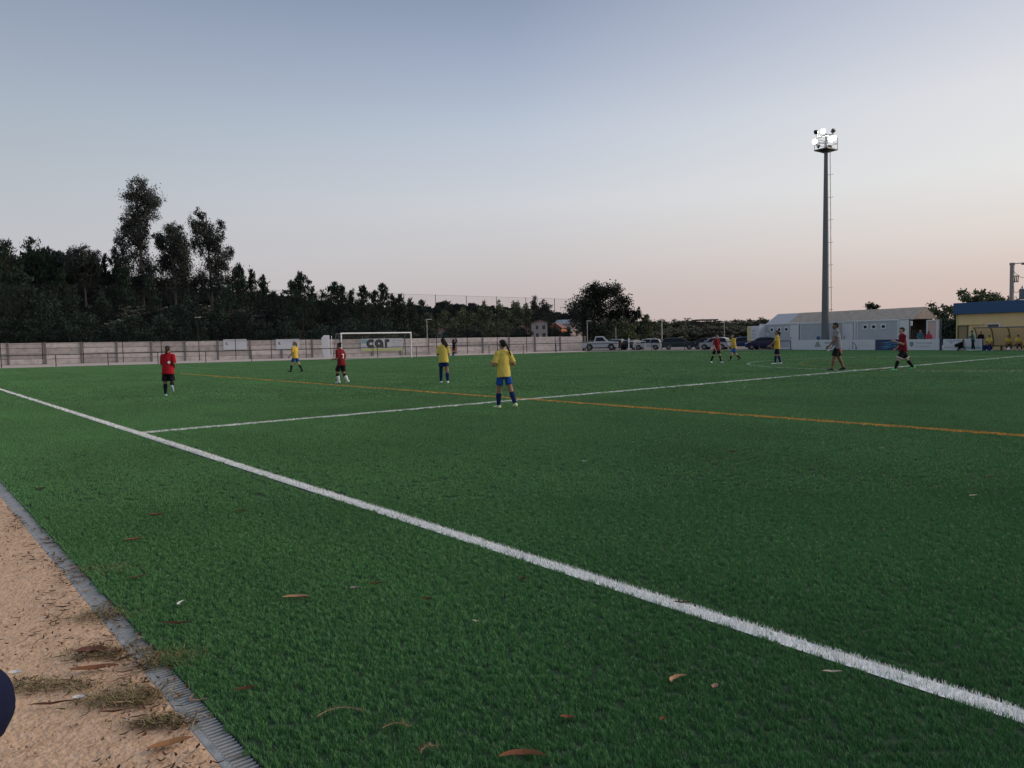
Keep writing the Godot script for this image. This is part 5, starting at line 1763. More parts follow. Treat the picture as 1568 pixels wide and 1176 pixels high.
func make_houses() -> void:
	house(Vector3(4.4, 0, -118), 0.06, 2.1, 4, 3.9, 0.35, M.house_white, M.tile_red, "narrow pinkish white house with two storeys of windows right of the goal", [[-0.55, 3.2, 0.4, 0.55], [0.5, 3.2, 0.45, 0.6], [0.5, 2.0, 0.5, 0.6], [-0.5, 2.0, 0.4, 0.6]])
	house(Vector3(2.0, 0, -123), 0.1, 1.7, 4, 3.0, 0.5, M.house_pink, M.tile_red, "low pink house left of the white two-storey house", [[-0.5, 1.9, 0.5, 0.7], [0.5, 1.9, 0.5, 0.7]])
	house(Vector3(7.9, 0, -128), -0.2, 2.2, 7, 3.1, 0.8, M.house_orange, M.tile_red, "orange house with a red roof left of the big spreading tree", [[0.5, 2.0, 0.5, 0.8]])
	house(Vector3(10.2, 0, -136), 0.5, 2.4, 6, 4.0, 0.7, M.house_white, M.roof_pale, "white gabled house showing beside the big spreading tree", [[0, 2.4, 0.6, 0.8]])
	house(Vector3(-10.6, 0, -114), 0.2, 2.6, 5, 2.5, 0.7, M.house_white, M.tile_red, "pale house with a red roof behind the lamp post right of the goal", [[0.3, 1.7, 0.6, 0.7]])
	house(Vector3(-6.2, 0, -122), 0.2, 2.6, 5, 2.7, 0.8, M.house_pink, M.tile_red, "small pink house with red roof half hidden behind wall and shrubs", [[0.3, 1.7, 0.5, 0.6]])
	house(Vector3(-27.2, 0, -98), 0.3, 1.7, 4, 2.6, 0.5, M.house_white, M.tile_red, "small pale house half hidden in shrubs left of the goal", [[0.2, 1.8, 0.4, 0.6]])
	# pale plastic-covered greenhouse seen over the crossbar
	var g := thing("greenhouse", "pale greenhouse hoops glimpsed over the goal's crossbar", "greenhouse", Vector3(-17.6, 0, -97))
	for k in 3:
		var b := MB.new()
		var x := -0.9 + k * 0.95
		for i in 10:
			var a := PI * i / 10.0
			var c := PI * (i + 1) / 10.0
			b.quad(Vector3(x + cos(a) * 0.48, 2.3 + sin(a) * (0.5 + 0.5 * float(k == 1)), 0), Vector3(x + cos(c) * 0.48, 2.3 + sin(c) * (0.5 + 0.5 * float(k == 1)), 0), Vector3(x + cos(c) * 0.44, 2.3 + sin(c) * (0.4 + 0.5 * float(k == 1)), 0), Vector3(x + cos(a) * 0.44, 2.3 + sin(a) * (0.4 + 0.5 * float(k == 1)), 0), Vector3(0, 0, 1))
		b.box(Vector3(x - 0.46, 1.15, 0), Vector3(0.06, 2.3, 0.06))
		b.box(Vector3(x + 0.46, 1.15, 0), Vector3(0.06, 2.3, 0.06))
		part("hoop", b.mesh(), M.cabin_trim, g)
	var rb := MB.new()
	rb.box(Vector3(0, 1.2, -1.5), Vector3(2.6, 2.4, 2.6))
	part("cover", rb.mesh(), M.concrete_post, g)
	# long low barn on the skyline
	var n := thing("barn", "long low dark barn roof on the skyline above the parked cars", "barn", Vector3(48, 0, -188))
	var nb := MB.new()
	nb.box(Vector3(0, 2.4, 0), Vector3(4.8, 4.8, 4))
	part("wall", nb.mesh(), M.dark_room, n)
	var nr := MB.new()
	nr.box(Vector3(0, 5.25, 0), Vector3(5.4, 0.3, 5), Basis.IDENTITY, 0.1)
	part("roof", nr.mesh(), M.dark_room, n)

# ---------------------------------------------------------------- parked cars
func car(label: String, at: Vector3, turn: float, paint: Material, kind: String, L: float, H: float, W: float) -> void:
	# front towards +x
	var o := thing("parked_pickup" if kind == "pickup" else "parked_car", label, "pickup truck" if kind == "pickup" else "car", at, turn, "vehicles in the car park")
	var wr := 0.155 * H / 0.72 * 1.35
	wr = 0.215 * H
	var fx := L * 0.31
	var rx := -L * 0.30
	var up: Array
	if kind == "hatch":
		up = [[0.5, 0.40], [0.49, 0.52], [0.30, 0.62], [0.12, 0.93], [-0.02, 1.0], [-0.28, 0.985], [-0.42, 0.90], [-0.495, 0.58], [-0.50, 0.36]]
	elif kind == "suv":
		up = [[0.5, 0.40], [0.49, 0.56], [0.29, 0.64], [0.14, 0.94], [0.0, 1.0], [-0.36, 0.985], [-0.46, 0.90], [-0.495, 0.6], [-0.50, 0.36]]
	elif kind == "pickup":
		up = [[0.5, 0.40], [0.49, 0.58], [0.22, 0.64], [0.10, 0.97], [0.03, 1.0], [-0.13, 0.99], [-0.17, 0.62], [-0.495, 0.60], [-0.50, 0.34]]
	else:
		up = [[0.5, 0.38], [0.485, 0.54], [0.26, 0.63], [0.10, 0.94], [-0.02, 1.0], [-0.2, 0.98], [-0.36, 0.68], [-0.49, 0.65], [-0.50, 0.36]]
	var poly := PackedVector2Array()
	for p in up:
		poly.append(Vector2(p[0] * L, p[1] * H))
	var y0 := 0.17 * H
	poly.append(Vector2(-0.49 * L, y0))
	for c in [rx, fx]:
		for i in 9:
			var a := PI - PI * i / 8.0
			poly.append(Vector2(c + cos(a) * wr * 1.16, maxf(y0, wr + sin(a) * wr * 1.16)))
	poly.append(Vector2(0.49 * L, y0))
	var belt := 0.62 * H
	var hw := func(y: float) -> float: return W * 0.5 * (1.0 - 0.22 * clampf((y - belt) / (H - belt), 0.0, 1.0) - 0.05 * clampf((0.4 * H - y) / (0.4 * H), 0.0, 1.0))
	var b := MB.new()
	var mid := Vector2(0, 0.5 * H)
	var tr := Geometry2D.triangulate_polygon(poly)
	var inner := PackedVector2Array()
	for p in poly:
		inner.append(p + (mid - p).normalized() * 0.035)
	for s in [-1.0, 1.0]:
		for i in range(0, tr.size(), 3):
			var q := []
			for k in 3:
				var p := inner[tr[i + k]]
				q.append(Vector3(p.x, p.y, s * hw.call(p.y)))
			b.tri(q[0], q[1], q[2], Vector3(0, 0.1, s))
	for i in poly.size():
		var j := (i + 1) % poly.size()
		var nrm := Vector2(poly[j].y - poly[i].y, -(poly[j].x - poly[i].x))
		if nrm.dot((poly[i] + poly[j]) * 0.5 - mid) < 0.0: nrm = -nrm
		var zi: float = hw.call(poly[i].y) - 0.05
		var zj: float = hw.call(poly[j].y) - 0.05
		b.quad(Vector3(poly[i].x, poly[i].y, -zi), Vector3(poly[j].x, poly[j].y, -zj), Vector3(poly[j].x, poly[j].y, zj), Vector3(poly[i].x, poly[i].y, zi), Vector3(nrm.x, nrm.y, 0))
		for s in [-1.0, 1.0]:
			b.quad(Vector3(poly[i].x, poly[i].y, s * zi), Vector3(poly[j].x, poly[j].y, s * zj), Vector3(inner[j].x, inner[j].y, s * hw.call(inner[j].y)), Vector3(inner[i].x, inner[i].y, s * hw.call(inner[i].y)), Vector3(nrm.x, nrm.y, s * nrm.length()))
	part("body", b.mesh(), paint, o)
	# glass
	var front: Vector2 = poly[2]
	var fr_top: Vector2 = poly[3]
	var back_top: Vector2 = poly[6] if kind != "pickup" else poly[5]
	var back: Vector2 = poly[7] if kind != "pickup" and kind != "sedan" else poly[6]
	if kind == "sedan": back_top = poly[5]
	for s in [-1.0, 1.0]:
		var y1 := H * 0.92
		var ya := belt + 0.03 * H
		var cab_f := front.lerp(fr_top, 0.12).x
		var cab_ft := front.lerp(fr_top, 0.94).x - 0.03 * L
		var cab_b := back.x + 0.045 * L if kind != "sedan" else back.x + 0.06 * L
		var cab_bt := back_top.x + 0.02 * L
		if kind == "pickup": cab_b = back.x + 0.035 * L
		var cols := [0.0, 0.5, 1.0] if kind != "pickup" else [0.0, 1.0]
		for k in cols.size() - 1:
			var g := MB.new()
			var xa := lerpf(cab_f - 0.05 * L, cab_b, cols[k] + 0.015)
			var xb := lerpf(cab_f - 0.05 * L, cab_b, cols[k + 1] - 0.015)
			var xc := lerpf(cab_ft, cab_bt, cols[k + 1] - 0.02)
			var xd := lerpf(cab_ft, cab_bt, cols[k] + 0.02)
			g.quad(Vector3(xa, ya, s * (hw.call(ya) + 0.006)), Vector3(xb, ya, s * (hw.call(ya) + 0.006)), Vector3(xc, y1, s * (hw.call(y1) + 0.006)), Vector3(xd, y1, s * (hw.call(y1) + 0.006)), Vector3(0, 0, s))
			part("side_window", g.mesh(), M.glass_dark, o)
	for e in [[front, fr_top, "windscreen"], [back, back_top, "rear_window"]]:
		var a: Vector2 = (e[0] as Vector2).lerp(e[1], 0.1)
		var c: Vector2 = (e[0] as Vector2).lerp(e[1], 0.9)
		var nn := Vector2(c.y - a.y, -(c.x - a.x)).normalized()
		if e[2] == "rear_window": nn = -nn
		if nn.x * (1.0 if e[2] == "windscreen" else -1.0) < 0.0: nn = -nn
		a += nn * 0.006
		c += nn * 0.006
		var g := MB.new()
		var za: float = hw.call(a.y) - 0.11
		var zc: float = hw.call(c.y) - 0.09
		g.quad(Vector3(a.x, a.y, -za), Vector3(a.x, a.y, za), Vector3(c.x, c.y, zc), Vector3(c.x, c.y, -zc), Vector3(nn.x, nn.y, 0))
		part(e[2], g.mesh(), M.glass_dark, o)
	for x in [fx, rx]:
		for s in [-1.0, 1.0]:
			var w := thing_part("wheel", o, Vector3(x, wr, s * (W * 0.5 - 0.1)), 0.0)
			var ty := MB.new()
			ty.tube(Vector3(0, 0, -0.1), Vector3(0, 0, 0.1), wr, wr, 18)
			part("tyre", ty.mesh(), M.tyre, w)
			var ri := MB.new()
			ri.tube(Vector3(0, 0, 0.1 * s), Vector3(0, 0, 0.112 * s), wr * 0.62, wr * 0.55, 14)
			part("rim", ri.mesh(), M.rim_metal, w)
	for s in [-1.0, 1.0]:
		var h := MB.new()
		h.box(Vector3(0.478 * L, 0.5 * H, s * W * 0.36), Vector3(0.09, 0.10 * H, 0.2 * W), Basis(Vector3.UP, -0.25 * s), 0.02)
		part("headlight", h.mesh(), M.lamp_clear, o)
		var t := MB.new()
		t.box(Vector3(-0.488 * L, 0.56 * H, s * W * 0.4), Vector3(0.05, 0.14 * H, 0.14 * W), Basis.IDENTITY, 0.015)
		part("tail_light", t.mesh(), M.lamp_red, o)
		var mi := MB.new()
		mi.box(Vector3(front.x - 0.02 * L, belt + 0.08 * H, s * (W * 0.5 + 0.06)), Vector3(0.08, 0.1, 0.14), Basis.IDENTITY, 0.02)
		part("wing_mirror", mi.mesh(), paint, o)
	var bu := MB.new()
	bu.box(Vector3(0.49 * L, 0.27 * H, 0), Vector3(0.10, 0.13 * H, W * 0.86), Basis.IDENTITY, 0.03)
	bu.box(Vector3(-0.49 * L, 0.28 * H, 0), Vector3(0.10, 0.13 * H, W * 0.86), Basis.IDENTITY, 0.03)
	part("bumper", bu.mesh(), M.black_metal if kind == "pickup" else paint, o)
	var gr := MB.new()
	gr.box(Vector3(0.497 * L, 0.46 * H, 0), Vector3(0.03, 0.10 * H, W * 0.42), Basis.IDENTITY, 0.01)
	part("grille", gr.mesh(), M.black_metal, o)
	if kind == "pickup":
		var bd := MB.new()
		bd.box(Vector3(0.30 * L, 0.36 * H, 0), Vector3(0.02, 0.02, 0.02))

func make_cars() -> void:
	car("white pickup truck parked at the end of the wall, nose to the right", Vector3(10.25, 0, -87.4), -0.15, M.car_white, "pickup", 4.1, 1.62, 1.6)
	car("small dark grey hatchback seen from behind, next to the white pickup", Vector3(12.6, 0, -89.5), 1.2, M.car_grey, "hatch", 3.4, 1.28, 1.6)
	car("small black car half hidden behind the white training goal", Vector3(14.3, 0, -88.5), 0.9, M.car_black, "hatch", 3.3, 1.15, 1.5)
	car("white hatchback parked in the middle of the row of cars", Vector3(15.3, 0, -85.2), 2.85, M.car_white, "hatch", 3.1, 1.26, 1.5)
	car("dark petrol hatchback, nose to the right, beside the thick lamp post", Vector3(18.2, 0, -82.6), -0.2, M.car_petrol, "suv", 3.6, 1.30, 1.5)
	car("dark blue-black saloon behind the petrol hatchback", Vector3(21.3, 0, -82.5), -0.35, M.car_black, "sedan", 3.3, 1.2, 1.5)
	car("silver hatchback left of the red player, glinting", Vector3(21.0, 0, -78.2), 2.6, M.car_silver, "hatch", 3.0, 1.28, 1.5)
	car("blue hatchback between the red and the yellow player", Vector3(23.8, 0, -78.6), 2.9, M.car_blue, "suv", 3.2, 1.26, 1.5)
	car("dark purple car right of the running yellow player", Vector3(24.4, 0, -74.2), 2.9, M.car_purple, "hatch", 2.9, 1.2, 1.5)
	# motorcycle-like clutter is not clear in the photograph; left out

# ---------------------------------------------------------------- people: distance fields meshed as surface nets
# a bone: [a, b, radius a, radius b, squash axis, squash factor, cut a, cut b]
func bone(a: Vector3, b: Vector3, ra: float, rb: float, ax := Vector3.ZERO, k := 1.0, cut_a := false, cut_b := false) -> Array:
	return [a, b, ra, rb, ax, k, cut_a, cut_b]

func field_mesh(bones: Array, cell: float, blend: float) -> MB:
	var lo := Vector3(1e9, 1e9, 1e9)
	var hi := -lo
	for b in bones:
		var r := maxf(b[2], b[3]) + blend + cell * 2.0
		lo = lo.min((b[0] as Vector3).min(b[1]) - Vector3(r, r, r))
		hi = hi.max((b[0] as Vector3).max(b[1]) + Vector3(r, r, r))
	var nx := int((hi.x - lo.x) / cell) + 2
	var ny := int((hi.y - lo.y) / cell) + 2
	var nz := int((hi.z - lo.z) / cell) + 2
	var sum := PackedFloat32Array()
	sum.resize(nx * ny * nz)
	var row0 := PackedInt32Array()
	var row1 := PackedInt32Array()
	row0.resize(ny * nz); row0.fill(nx)
	row1.resize(ny * nz); row1.fill(-1)
	var kk := 2.2 / blend
	for b in bones:
		var a: Vector3 = b[0]
		var ba: Vector3 = b[1] - a
		var len2 := maxf(ba.length_squared(), 1e-8)
		var ln := sqrt(len2)
		var ra: float = b[2]
		var rb: float = b[3]
		var ax: Vector3 = b[4]
		var sq: float = b[5] - 1.0
		var cut_a: bool = b[6]
		var cut_b: bool = b[7]
		var r := maxf(ra, rb) + blend * 1.6 + cell
		var l := ((a.min(b[1]) - Vector3(r, r, r) - lo) / cell).floor()
		var h := ((a.max(b[1]) + Vector3(r, r, r) - lo) / cell).ceil()
		var i0 := maxi(int(l.x), 0)
		var i1 := mini(int(h.x), nx - 1)
		for k in range(maxi(int(l.z), 0), mini(int(h.z), nz - 1) + 1):
			for j in range(maxi(int(l.y), 0), mini(int(h.y), ny - 1) + 1):
				var row := j + k * ny
				if i0 < row0[row]: row0[row] = i0
				if i1 > row1[row]: row1[row] = i1
				var base := row * nx
				var pa := lo + Vector3(i0 * cell, j * cell, k * cell) - a
				for i in range(i0, i1 + 1):
					var t0 := pa.dot(ba) / len2
					var t := clampf(t0, 0.0, 1.0)
					var q := pa - ba * t
					if sq != 0.0:
						q += ax * (q.dot(ax) * sq)
					var d := q.length() - ra - (rb - ra) * t
					if cut_a: d = maxf(d, -t0 * ln)
					if cut_b: d = maxf(d, (t0 - 1.0) * ln)
					if d < blend * 2.5:
						sum[base + i] += exp(-d * kk)
					pa.x += cell
	# surface nets
	var out := MB.new()
	var at := PackedInt32Array()
	at.resize(nx * ny * nz)
	at.fill(-1)
	var off := [0, 1, nx, nx + 1, nx * ny, nx * ny + 1, nx * ny + nx, nx * ny + nx + 1]
	var o1: int = off[1]; var o2: int = off[2]; var o3: int = off[3]; var o4: int = off[4]; var o5: int = off[5]; var o6: int = off[6]; var o7: int = off[7]
	for k in nz - 1:
		for j in ny - 1:
			var row := j + k * ny
			var s0 := mini(mini(row0[row], row0[row + 1]), mini(row0[row + ny], row0[row + ny + 1])) - 1
			var s1 := maxi(maxi(row1[row], row1[row + 1]), maxi(row1[row + ny], row1[row + ny + 1]))
			for i in range(maxi(s0, 0), mini(s1, nx - 2) + 1):
				var p := row * nx + i
				var c := int(sum[p] > 1.0) + int(sum[p + o1] > 1.0) + int(sum[p + o2] > 1.0) + int(sum[p + o3] > 1.0) + int(sum[p + o4] > 1.0) + int(sum[p + o5] > 1.0) + int(sum[p + o6] > 1.0) + int(sum[p + o7] > 1.0)
				if c == 0 or c == 8: continue
				var acc := Vector3.ZERO
				var cnt := 0
				for e in EDGES:
					var f0 := sum[p + int(off[e[0]])]
					var f1 := sum[p + int(off[e[1]])]
					if (f0 > 1.0) != (f1 > 1.0):
						var g0 := -log(maxf(f0, 1e-9))
						var g1 := -log(maxf(f1, 1e-9))
						acc += (CORNER[e[0]] as Vector3).lerp(CORNER[e[1]], clampf(g0 / (g0 - g1), 0.0, 1.0))
						cnt += 1
				at[p] = out.vert(lo + (Vector3(i, j, k) + acc / cnt) * cell, Vector3.ZERO)
	for k in range(1, nz - 1):
		for j in range(1, ny - 1):
			var row := j + k * ny
			for i in range(maxi(row0[row] - 1, 1), mini(row1[row] + 1, nx - 2) + 1):
				var p := row * nx + i
				var ins := sum[p] > 1.0
				for ax in 3:
					var st: int = [1, nx, nx * ny][ax]
					if ins == (sum[p + st] > 1.0): continue
					var u: int = [nx, nx * ny, 1][ax]
					var w: int = [nx * ny, 1, nx][ax]
					var a := at[p - u - w]
					var b := at[p - w]
					var c := at[p]
					var d := at[p - u]
					if a < 0 or b < 0 or c < 0 or d < 0: continue
					var nn := (out.v[b] - out.v[a]).cross(out.v[d] - out.v[a]) + (out.v[d] - out.v[c]).cross(out.v[b] - out.v[c])
					if ins:
						out.ix.append_array([a, c, b, a, d, c])
					else:
						nn = -nn
						out.ix.append_array([a, b, c, a, c, d])
					out.n[a] += nn; out.n[b] += nn; out.n[c] += nn; out.n[d] += nn
	for i in out.n.size():
		out.n[i] = out.n[i].normalized()
	return out

const CORNER := [Vector3(0, 0, 0), Vector3(1, 0, 0), Vector3(0, 1, 0), Vector3(1, 1, 0), Vector3(0, 0, 1), Vector3(1, 0, 1), Vector3(0, 1, 1), Vector3(1, 1, 1)]
const EDGES := [[0, 1], [2, 3], [4, 5], [6, 7], [0, 2], [1, 3], [4, 6], [5, 7], [0, 4], [1, 5], [2, 6], [3, 7]]

func make_head_and_hands() -> void:
	# a head 0.225 m high, chin at -0.105, looking along -z; a hand reaching down from the wrist, palm towards +x
	var X := Vector3.RIGHT
	var hb := [
		bone(Vector3(0, 0.035, 0.012), Vector3(0, 0.03, 0.022), 0.082, 0.082, X, 1.12),
		bone(Vector3(0, -0.005, -0.028), Vector3(0, -0.06, -0.045), 0.062, 0.042, X, 1.05),
		bone(Vector3(0, -0.08, -0.062), Vector3(0, -0.085, -0.06), 0.024, 0.024, X, 0.85),
		bone(Vector3(0, 0.008, -0.078), Vector3(0, -0.024, -0.104), 0.008, 0.0125),
		bone(Vector3(-0.014, -0.027, -0.092), Vector3(0.014, -0.027, -0.092), 0.008, 0.008),
		bone(Vector3(-0.03, 0.018, -0.074), Vector3(0.03, 0.018, -0.074), 0.011, 0.011),
		bone(Vector3(-0.016, -0.054, -0.087), Vector3(0.016, -0.054, -0.087), 0.0075, 0.0075),
		bone(Vector3(-0.04, -0.018, -0.062), Vector3(-0.044, -0.022, -0.05), 0.022, 0.022),
		bone(Vector3(0.04, -0.018, -0.062), Vector3(0.044, -0.022, -0.05), 0.022, 0.022),
		bone(Vector3(-0.078, 0.018, 0.012), Vector3(-0.075, -0.022, 0.004), 0.014, 0.010, X, 2.0),
		bone(Vector3(0.078, 0.018, 0.012), Vector3(0.075, -0.022, 0.004), 0.014, 0.010, X, 2.0),
	]
	head_arrays = field_mesh(hb, 0.0055, 0.014)
	var h := head_arrays
	for i in h.v.size():
		var p := h.v[i]
		var c := Color(1, 1, 1)
		if p.z < -0.05:
			if absf(p.y + 0.054) < 0.009 and absf(p.x) < 0.024: c = Color(0.75, 0.5, 0.5)
			elif absf(absf(p.x) - 0.031) < 0.014 and absf(p.y - 0.002) < 0.0065: c = Color(0.28, 0.24, 0.22)
			elif absf(absf(p.x) - 0.031) < 0.019 and absf(p.y - 0.022) < 0.005: c = Color(0.3, 0.24, 0.2)
		h.c[i] = c
	for side in 2:
		var b := []
		var sx := 1.0
		b.append(bone(Vector3(0, 0.03, 0), Vector3(0, -0.02, 0), 0.024, 0.026, X, 1.35))
		for f in 4:
			b.append(bone(Vector3(0, -0.02, 0), Vector3(0.0, -0.078, -0.030 + 0.020 * f), 0.019, 0.0125, X, 1.15))
		var long := [0.062, 0.074, 0.069, 0.052]
		for f in 4:
			var k := Vector3(0.0, -0.08 - (0.006 if f == 1 or f == 2 else 0.0), -0.030 + 0.0205 * f)
			var l: float = long[f]
			var p1 := k + Vector3(0.006 + 0.002 * f, -l * 0.48, 0.0)
			var p2 := p1 + Vector3(0.012, -l * 0.30, 0.0)
			var p3 := p2 + Vector3(0.014, -l * 0.18, 0.0)
			b.append(bone(k, p1, 0.0098, 0.009))
			b.append(bone(p1, p2, 0.009, 0.0082))
			b.append(bone(p2, p3, 0.0082, 0.007))
		b.append(bone(Vector3(0.004, -0.018, -0.022), Vector3(0.014, -0.05, -0.05), 0.015, 0.0115))
		b.append(bone(Vector3(0.014, -0.05, -0.05), Vector3(0.022, -0.082, -0.056), 0.0112, 0.0085))
		hand_arrays.append(field_mesh(b, 0.0062, 0.0075))
		if side == 1:
			var m := MB.new()
			m.add(hand_arrays[1], Transform3D(Basis.from_scale(Vector3(-1, 1, 1)), Vector3.ZERO))
			hand_arrays[1] = m

func sag(a: float, out_x := 0.0) -> Vector3:
	# a limb direction: hanging down at 0, forwards (-z) at 90 degrees
	var r := deg_to_rad(a)
	return Vector3(out_x, -cos(r), -sin(r)).normalized()

func person(label: String, at: Vector3, face: float, H: float, cell: float, o: Dictionary) -> Node3D:
	# o: lean, twist, legs [[hip, knee, out, foot], ...left, right], arms [[shoulder, elbow, out, in], ...left, right], head [turn, nod],
	# shirt, sleeve, shorts, short_len, socks, sock_top, shoes, hair, hair_mat, tone, build, long (trousers)
	var root := thing("person", label, "person", at, deg_to_rad(face), o.get("group", ""))
	var bd: float = o.get("build", 1.0)
	var hip_y := 0.525 * H
	var T := Basis.from_euler(Vector3(-deg_to_rad(o.get("lean", 4.0)), deg_to_rad(o.get("twist", 0.0)), deg_to_rad(o.get("side", 0.0))))
	var pel := Vector3(0, hip_y, 0)
	var X := T.x
	var Z := T.z
	var chest := pel + T * Vector3(0, 0.185 * H, 0)
	var sh := pel + T * Vector3(0, 0.282 * H, 0.004 * H)
	var neck := pel + T * Vector3(0, 0.318 * H, 0.002 * H)
	var nod: Array = o.get("head", [0.0, 0.0])
	var HB := T * Basis.from_euler(Vector3(deg_to_rad(-nod[1]) + deg_to_rad(o.get("lean", 4.0)) * 0.7, deg_to_rad(nod[0]), 0))
	var hs: float = 0.132 * H / 0.225 * o.get("head_size", 1.0)
	var skull := neck + HB * Vector3(0, 0.088 * H, -0.008 * H)
	var L: Array = o.get("legs", [[0, 0, 0, 0], [0, 0, 0, 0]])
	var A: Array = o.get("arms", [[5, 15, 0.12, 0], [5, 15, 0.12, 0]])
	var hipj := []
	var knee := []
	var ankle := []
	var toe := []
	var heel := []
	for i in 2:
		var s := -1.0 if i == 0 else 1.0
		var j := pel + T * Vector3(s * 0.052 * H * bd, -0.01 * H, 0)
		var th := sag(L[i][0], s * (0.03 + L[i][2]))
		var k := j + th * 0.242 * H
		var shn := sag(L[i][0] - L[i][1], s * L[i][2] * 0.7)
		var an := k + shn * 0.24 * H
		var fp := deg_to_rad(L[i][3])
		var fd := Vector3(s * 0.18, -sin(fp), -cos(fp)).normalized()
		var down := fd.cross(Vector3(1, 0, 0)).normalized()
		if down.y > 0.0: down = -down
		hipj.append(j); knee.append(k); ankle.append(an)
		heel.append(an + down * 0.022 * H - fd * 0.018 * H)
		toe.append(an + down * 0.027 * H + fd * 0.098 * H)
	var low := 1e9
	for i in 2:
		low = minf(low, minf(heel[i].y - 0.0215 * H, toe[i].y - 0.0155 * H))
	var lift := Vector3(0, -low + o.get("air", 0.0), 0)
	if o.has("seat"): lift = Vector3(0, o.seat - pel.y, 0)
	for arr in [hipj, knee, ankle, toe, heel]:
		for i in 2: arr[i] += lift
	pel += lift; chest += lift; sh += lift; neck += lift; skull += lift
	var shl := []
	var elb := []
	var wri := []
	for i in 2:
		var s := -1.0 if i == 0 else 1.0
		var j := sh + T * Vector3(s * 0.098 * H * bd, -0.006 * H, 0)
		var u := T * sag(A[i][0], s * A[i][2])
		var e := j + u * 0.172 * H
		var f := T * sag(A[i][0] + A[i][1], -s * A[i][3])
		shl.append(j); elb.append(e); wri.append(e + f * 0.148 * H)
	# ---- skin: one continuous body, its head and hands meshed finer
	var b := [
		bone(pel + X * -0.03 * H, pel + X * 0.03 * H, 0.066 * H * bd, 0.066 * H * bd, Z, 1.15),
		bone(pel, chest, 0.072 * H * bd, 0.08 * H * bd, Z, 1.45),
		bone(chest, sh - T.y * 0.02 * H, 0.085 * H * bd, 0.068 * H * bd, Z, 1.5),
		bone(shl[0] - X * -0.02 * H, shl[1] - X * 0.02 * H, 0.036 * H, 0.036 * H),
		bone(sh, skull - HB.y * 0.03 * H, 0.036 * H, 0.031 * H),
	]
	for i in 2:
		b.append(bone(hipj[i], knee[i], 0.050 * H * bd, 0.034 * H))
		b.append(bone(knee[i], knee[i].lerp(ankle[i], 0.38), 0.032 * H, 0.0345 * H))
		b.append(bone(knee[i].lerp(ankle[i], 0.38), ankle[i], 0.0335 * H, 0.020 * H))
		b.append(bone(ankle[i], toe[i], 0.020 * H, 0.014 * H))
		b.append(bone(shl[i], elb[i], 0.029 * H, 0.022 * H))
		b.append(bone(elb[i], elb[i].lerp(wri[i], 0.35), 0.022 * H, 0.023 * H))
		b.append(bone(elb[i].lerp(wri[i], 0.35), wri[i], 0.0225 * H, 0.0145 * H))
	var body := field_mesh(b, cell, 0.014 * H)
	var tone: Color = o.get("tone", Color(0.36, 0.21, 0.145))
	for i in body.c.size(): body.c[i] = tone
	var hm := MB.new()
	hm.add(head_arrays, Transform3D(HB.scaled_local(Vector3.ONE * hs), skull))
	for i in 2:
		var d: Vector3 = (wri[i] - elb[i]).normalized()
		var inward := X * (1.0 if i == 0 else -1.0)
		inward = (inward - d * inward.dot(d)).normalized()
		var palm := inward if i == 0 else -inward
		var zz := palm.cross(-d).normalized()
		var hbz := Basis(palm, -d, zz)
		hm.add(hand_arrays[i], Transform3D(hbz.scaled_local(Vector3.ONE * H / 1.72), wri[i] + d * 0.012 * H))
	for i in hm.c.size():
		hm.c[i] = Color(tone.r * hm.c[i].r, tone.g * hm.c[i].g, tone.b * hm.c[i].b)
	body.add(hm, Transform3D.IDENTITY)
	part("body", body.mesh(), M.skin, root)
	# ---- clothing
	var g := 0.012 * H
	var cc := cell * 1.1
	var hem: Vector3 = pel - T.y * (0.035 * H + (o.get("hem", 0.0) + 0.035) * H)
	var sl: float = o.get("sleeve", 0.8)
	var shirt := [
		bone(chest, hem, 0.088 * H * bd + g * 0.4, 0.108 * H * bd + g * 0.5, Z, 1.32, false, true),
		bone(chest, sh - T.y * 0.012 * H, 0.088 * H * bd + g * 0.4, 0.074 * H * bd + g * 0.4, Z, 1.42),
		bone(shl[0] - X * -0.015 * H, shl[1] - X * 0.015 * H, 0.040 * H, 0.040 * H),
		bone(sh, neck + T.y * 0.004 * H, 0.052 * H, 0.042 * H, Z, 1.05, false, true),
	]
	for i in 2:
		if sl <= 1.0:
			shirt.append(bone(shl[i], shl[i].lerp(elb[i], sl), 0.038 * H, 0.041 * H, Vector3.ZERO, 1.0, false, true))
		else:
			shirt.append(bone(shl[i], elb[i], 0.038 * H, 0.034 * H))
			shirt.append(bone(elb[i], elb[i].lerp(wri[i], sl - 1.0), 0.034 * H, 0.026 * H, Vector3.ZERO, 1.0, false, true))
	part("shirt", field_mesh(shirt, cc, 0.016 * H).mesh(), M[o.shirt], root)
	var ln: float = o.get("short_len", 0.72)
	var shorts := [bone(pel + T.y * 0.05 * H, pel - T.y * 0.03 * H, 0.072 * H * bd, 0.072 * H * bd, Z, 1.25, true, false), bone(pel + X * -0.03 * H - T.y * 0.02 * H, pel + X * 0.03 * H - T.y * 0.02 * H, 0.062 * H * bd, 0.062 * H * bd, Z, 1.15)]
	for i in 2:
		if ln <= 1.0:
			shorts.append(bone(hipj[i], hipj[i].lerp(knee[i], ln), 0.049 * H * bd, 0.060 * H * bd, Vector3.ZERO, 1.0, false, true))
		else:
			shorts.append(bone(hipj[i], knee[i], 0.062 * H * bd, 0.044 * H))
			shorts.append(bone(knee[i], knee[i].lerp(ankle[i], ln - 1.0), 0.043 * H, 0.034 * H, Vector3.ZERO, 1.0, false, true))
	part("trousers" if ln > 1.0 else "shorts", field_mesh(shorts, cc, 0.012 * H).mesh(), M[o.shorts], root)
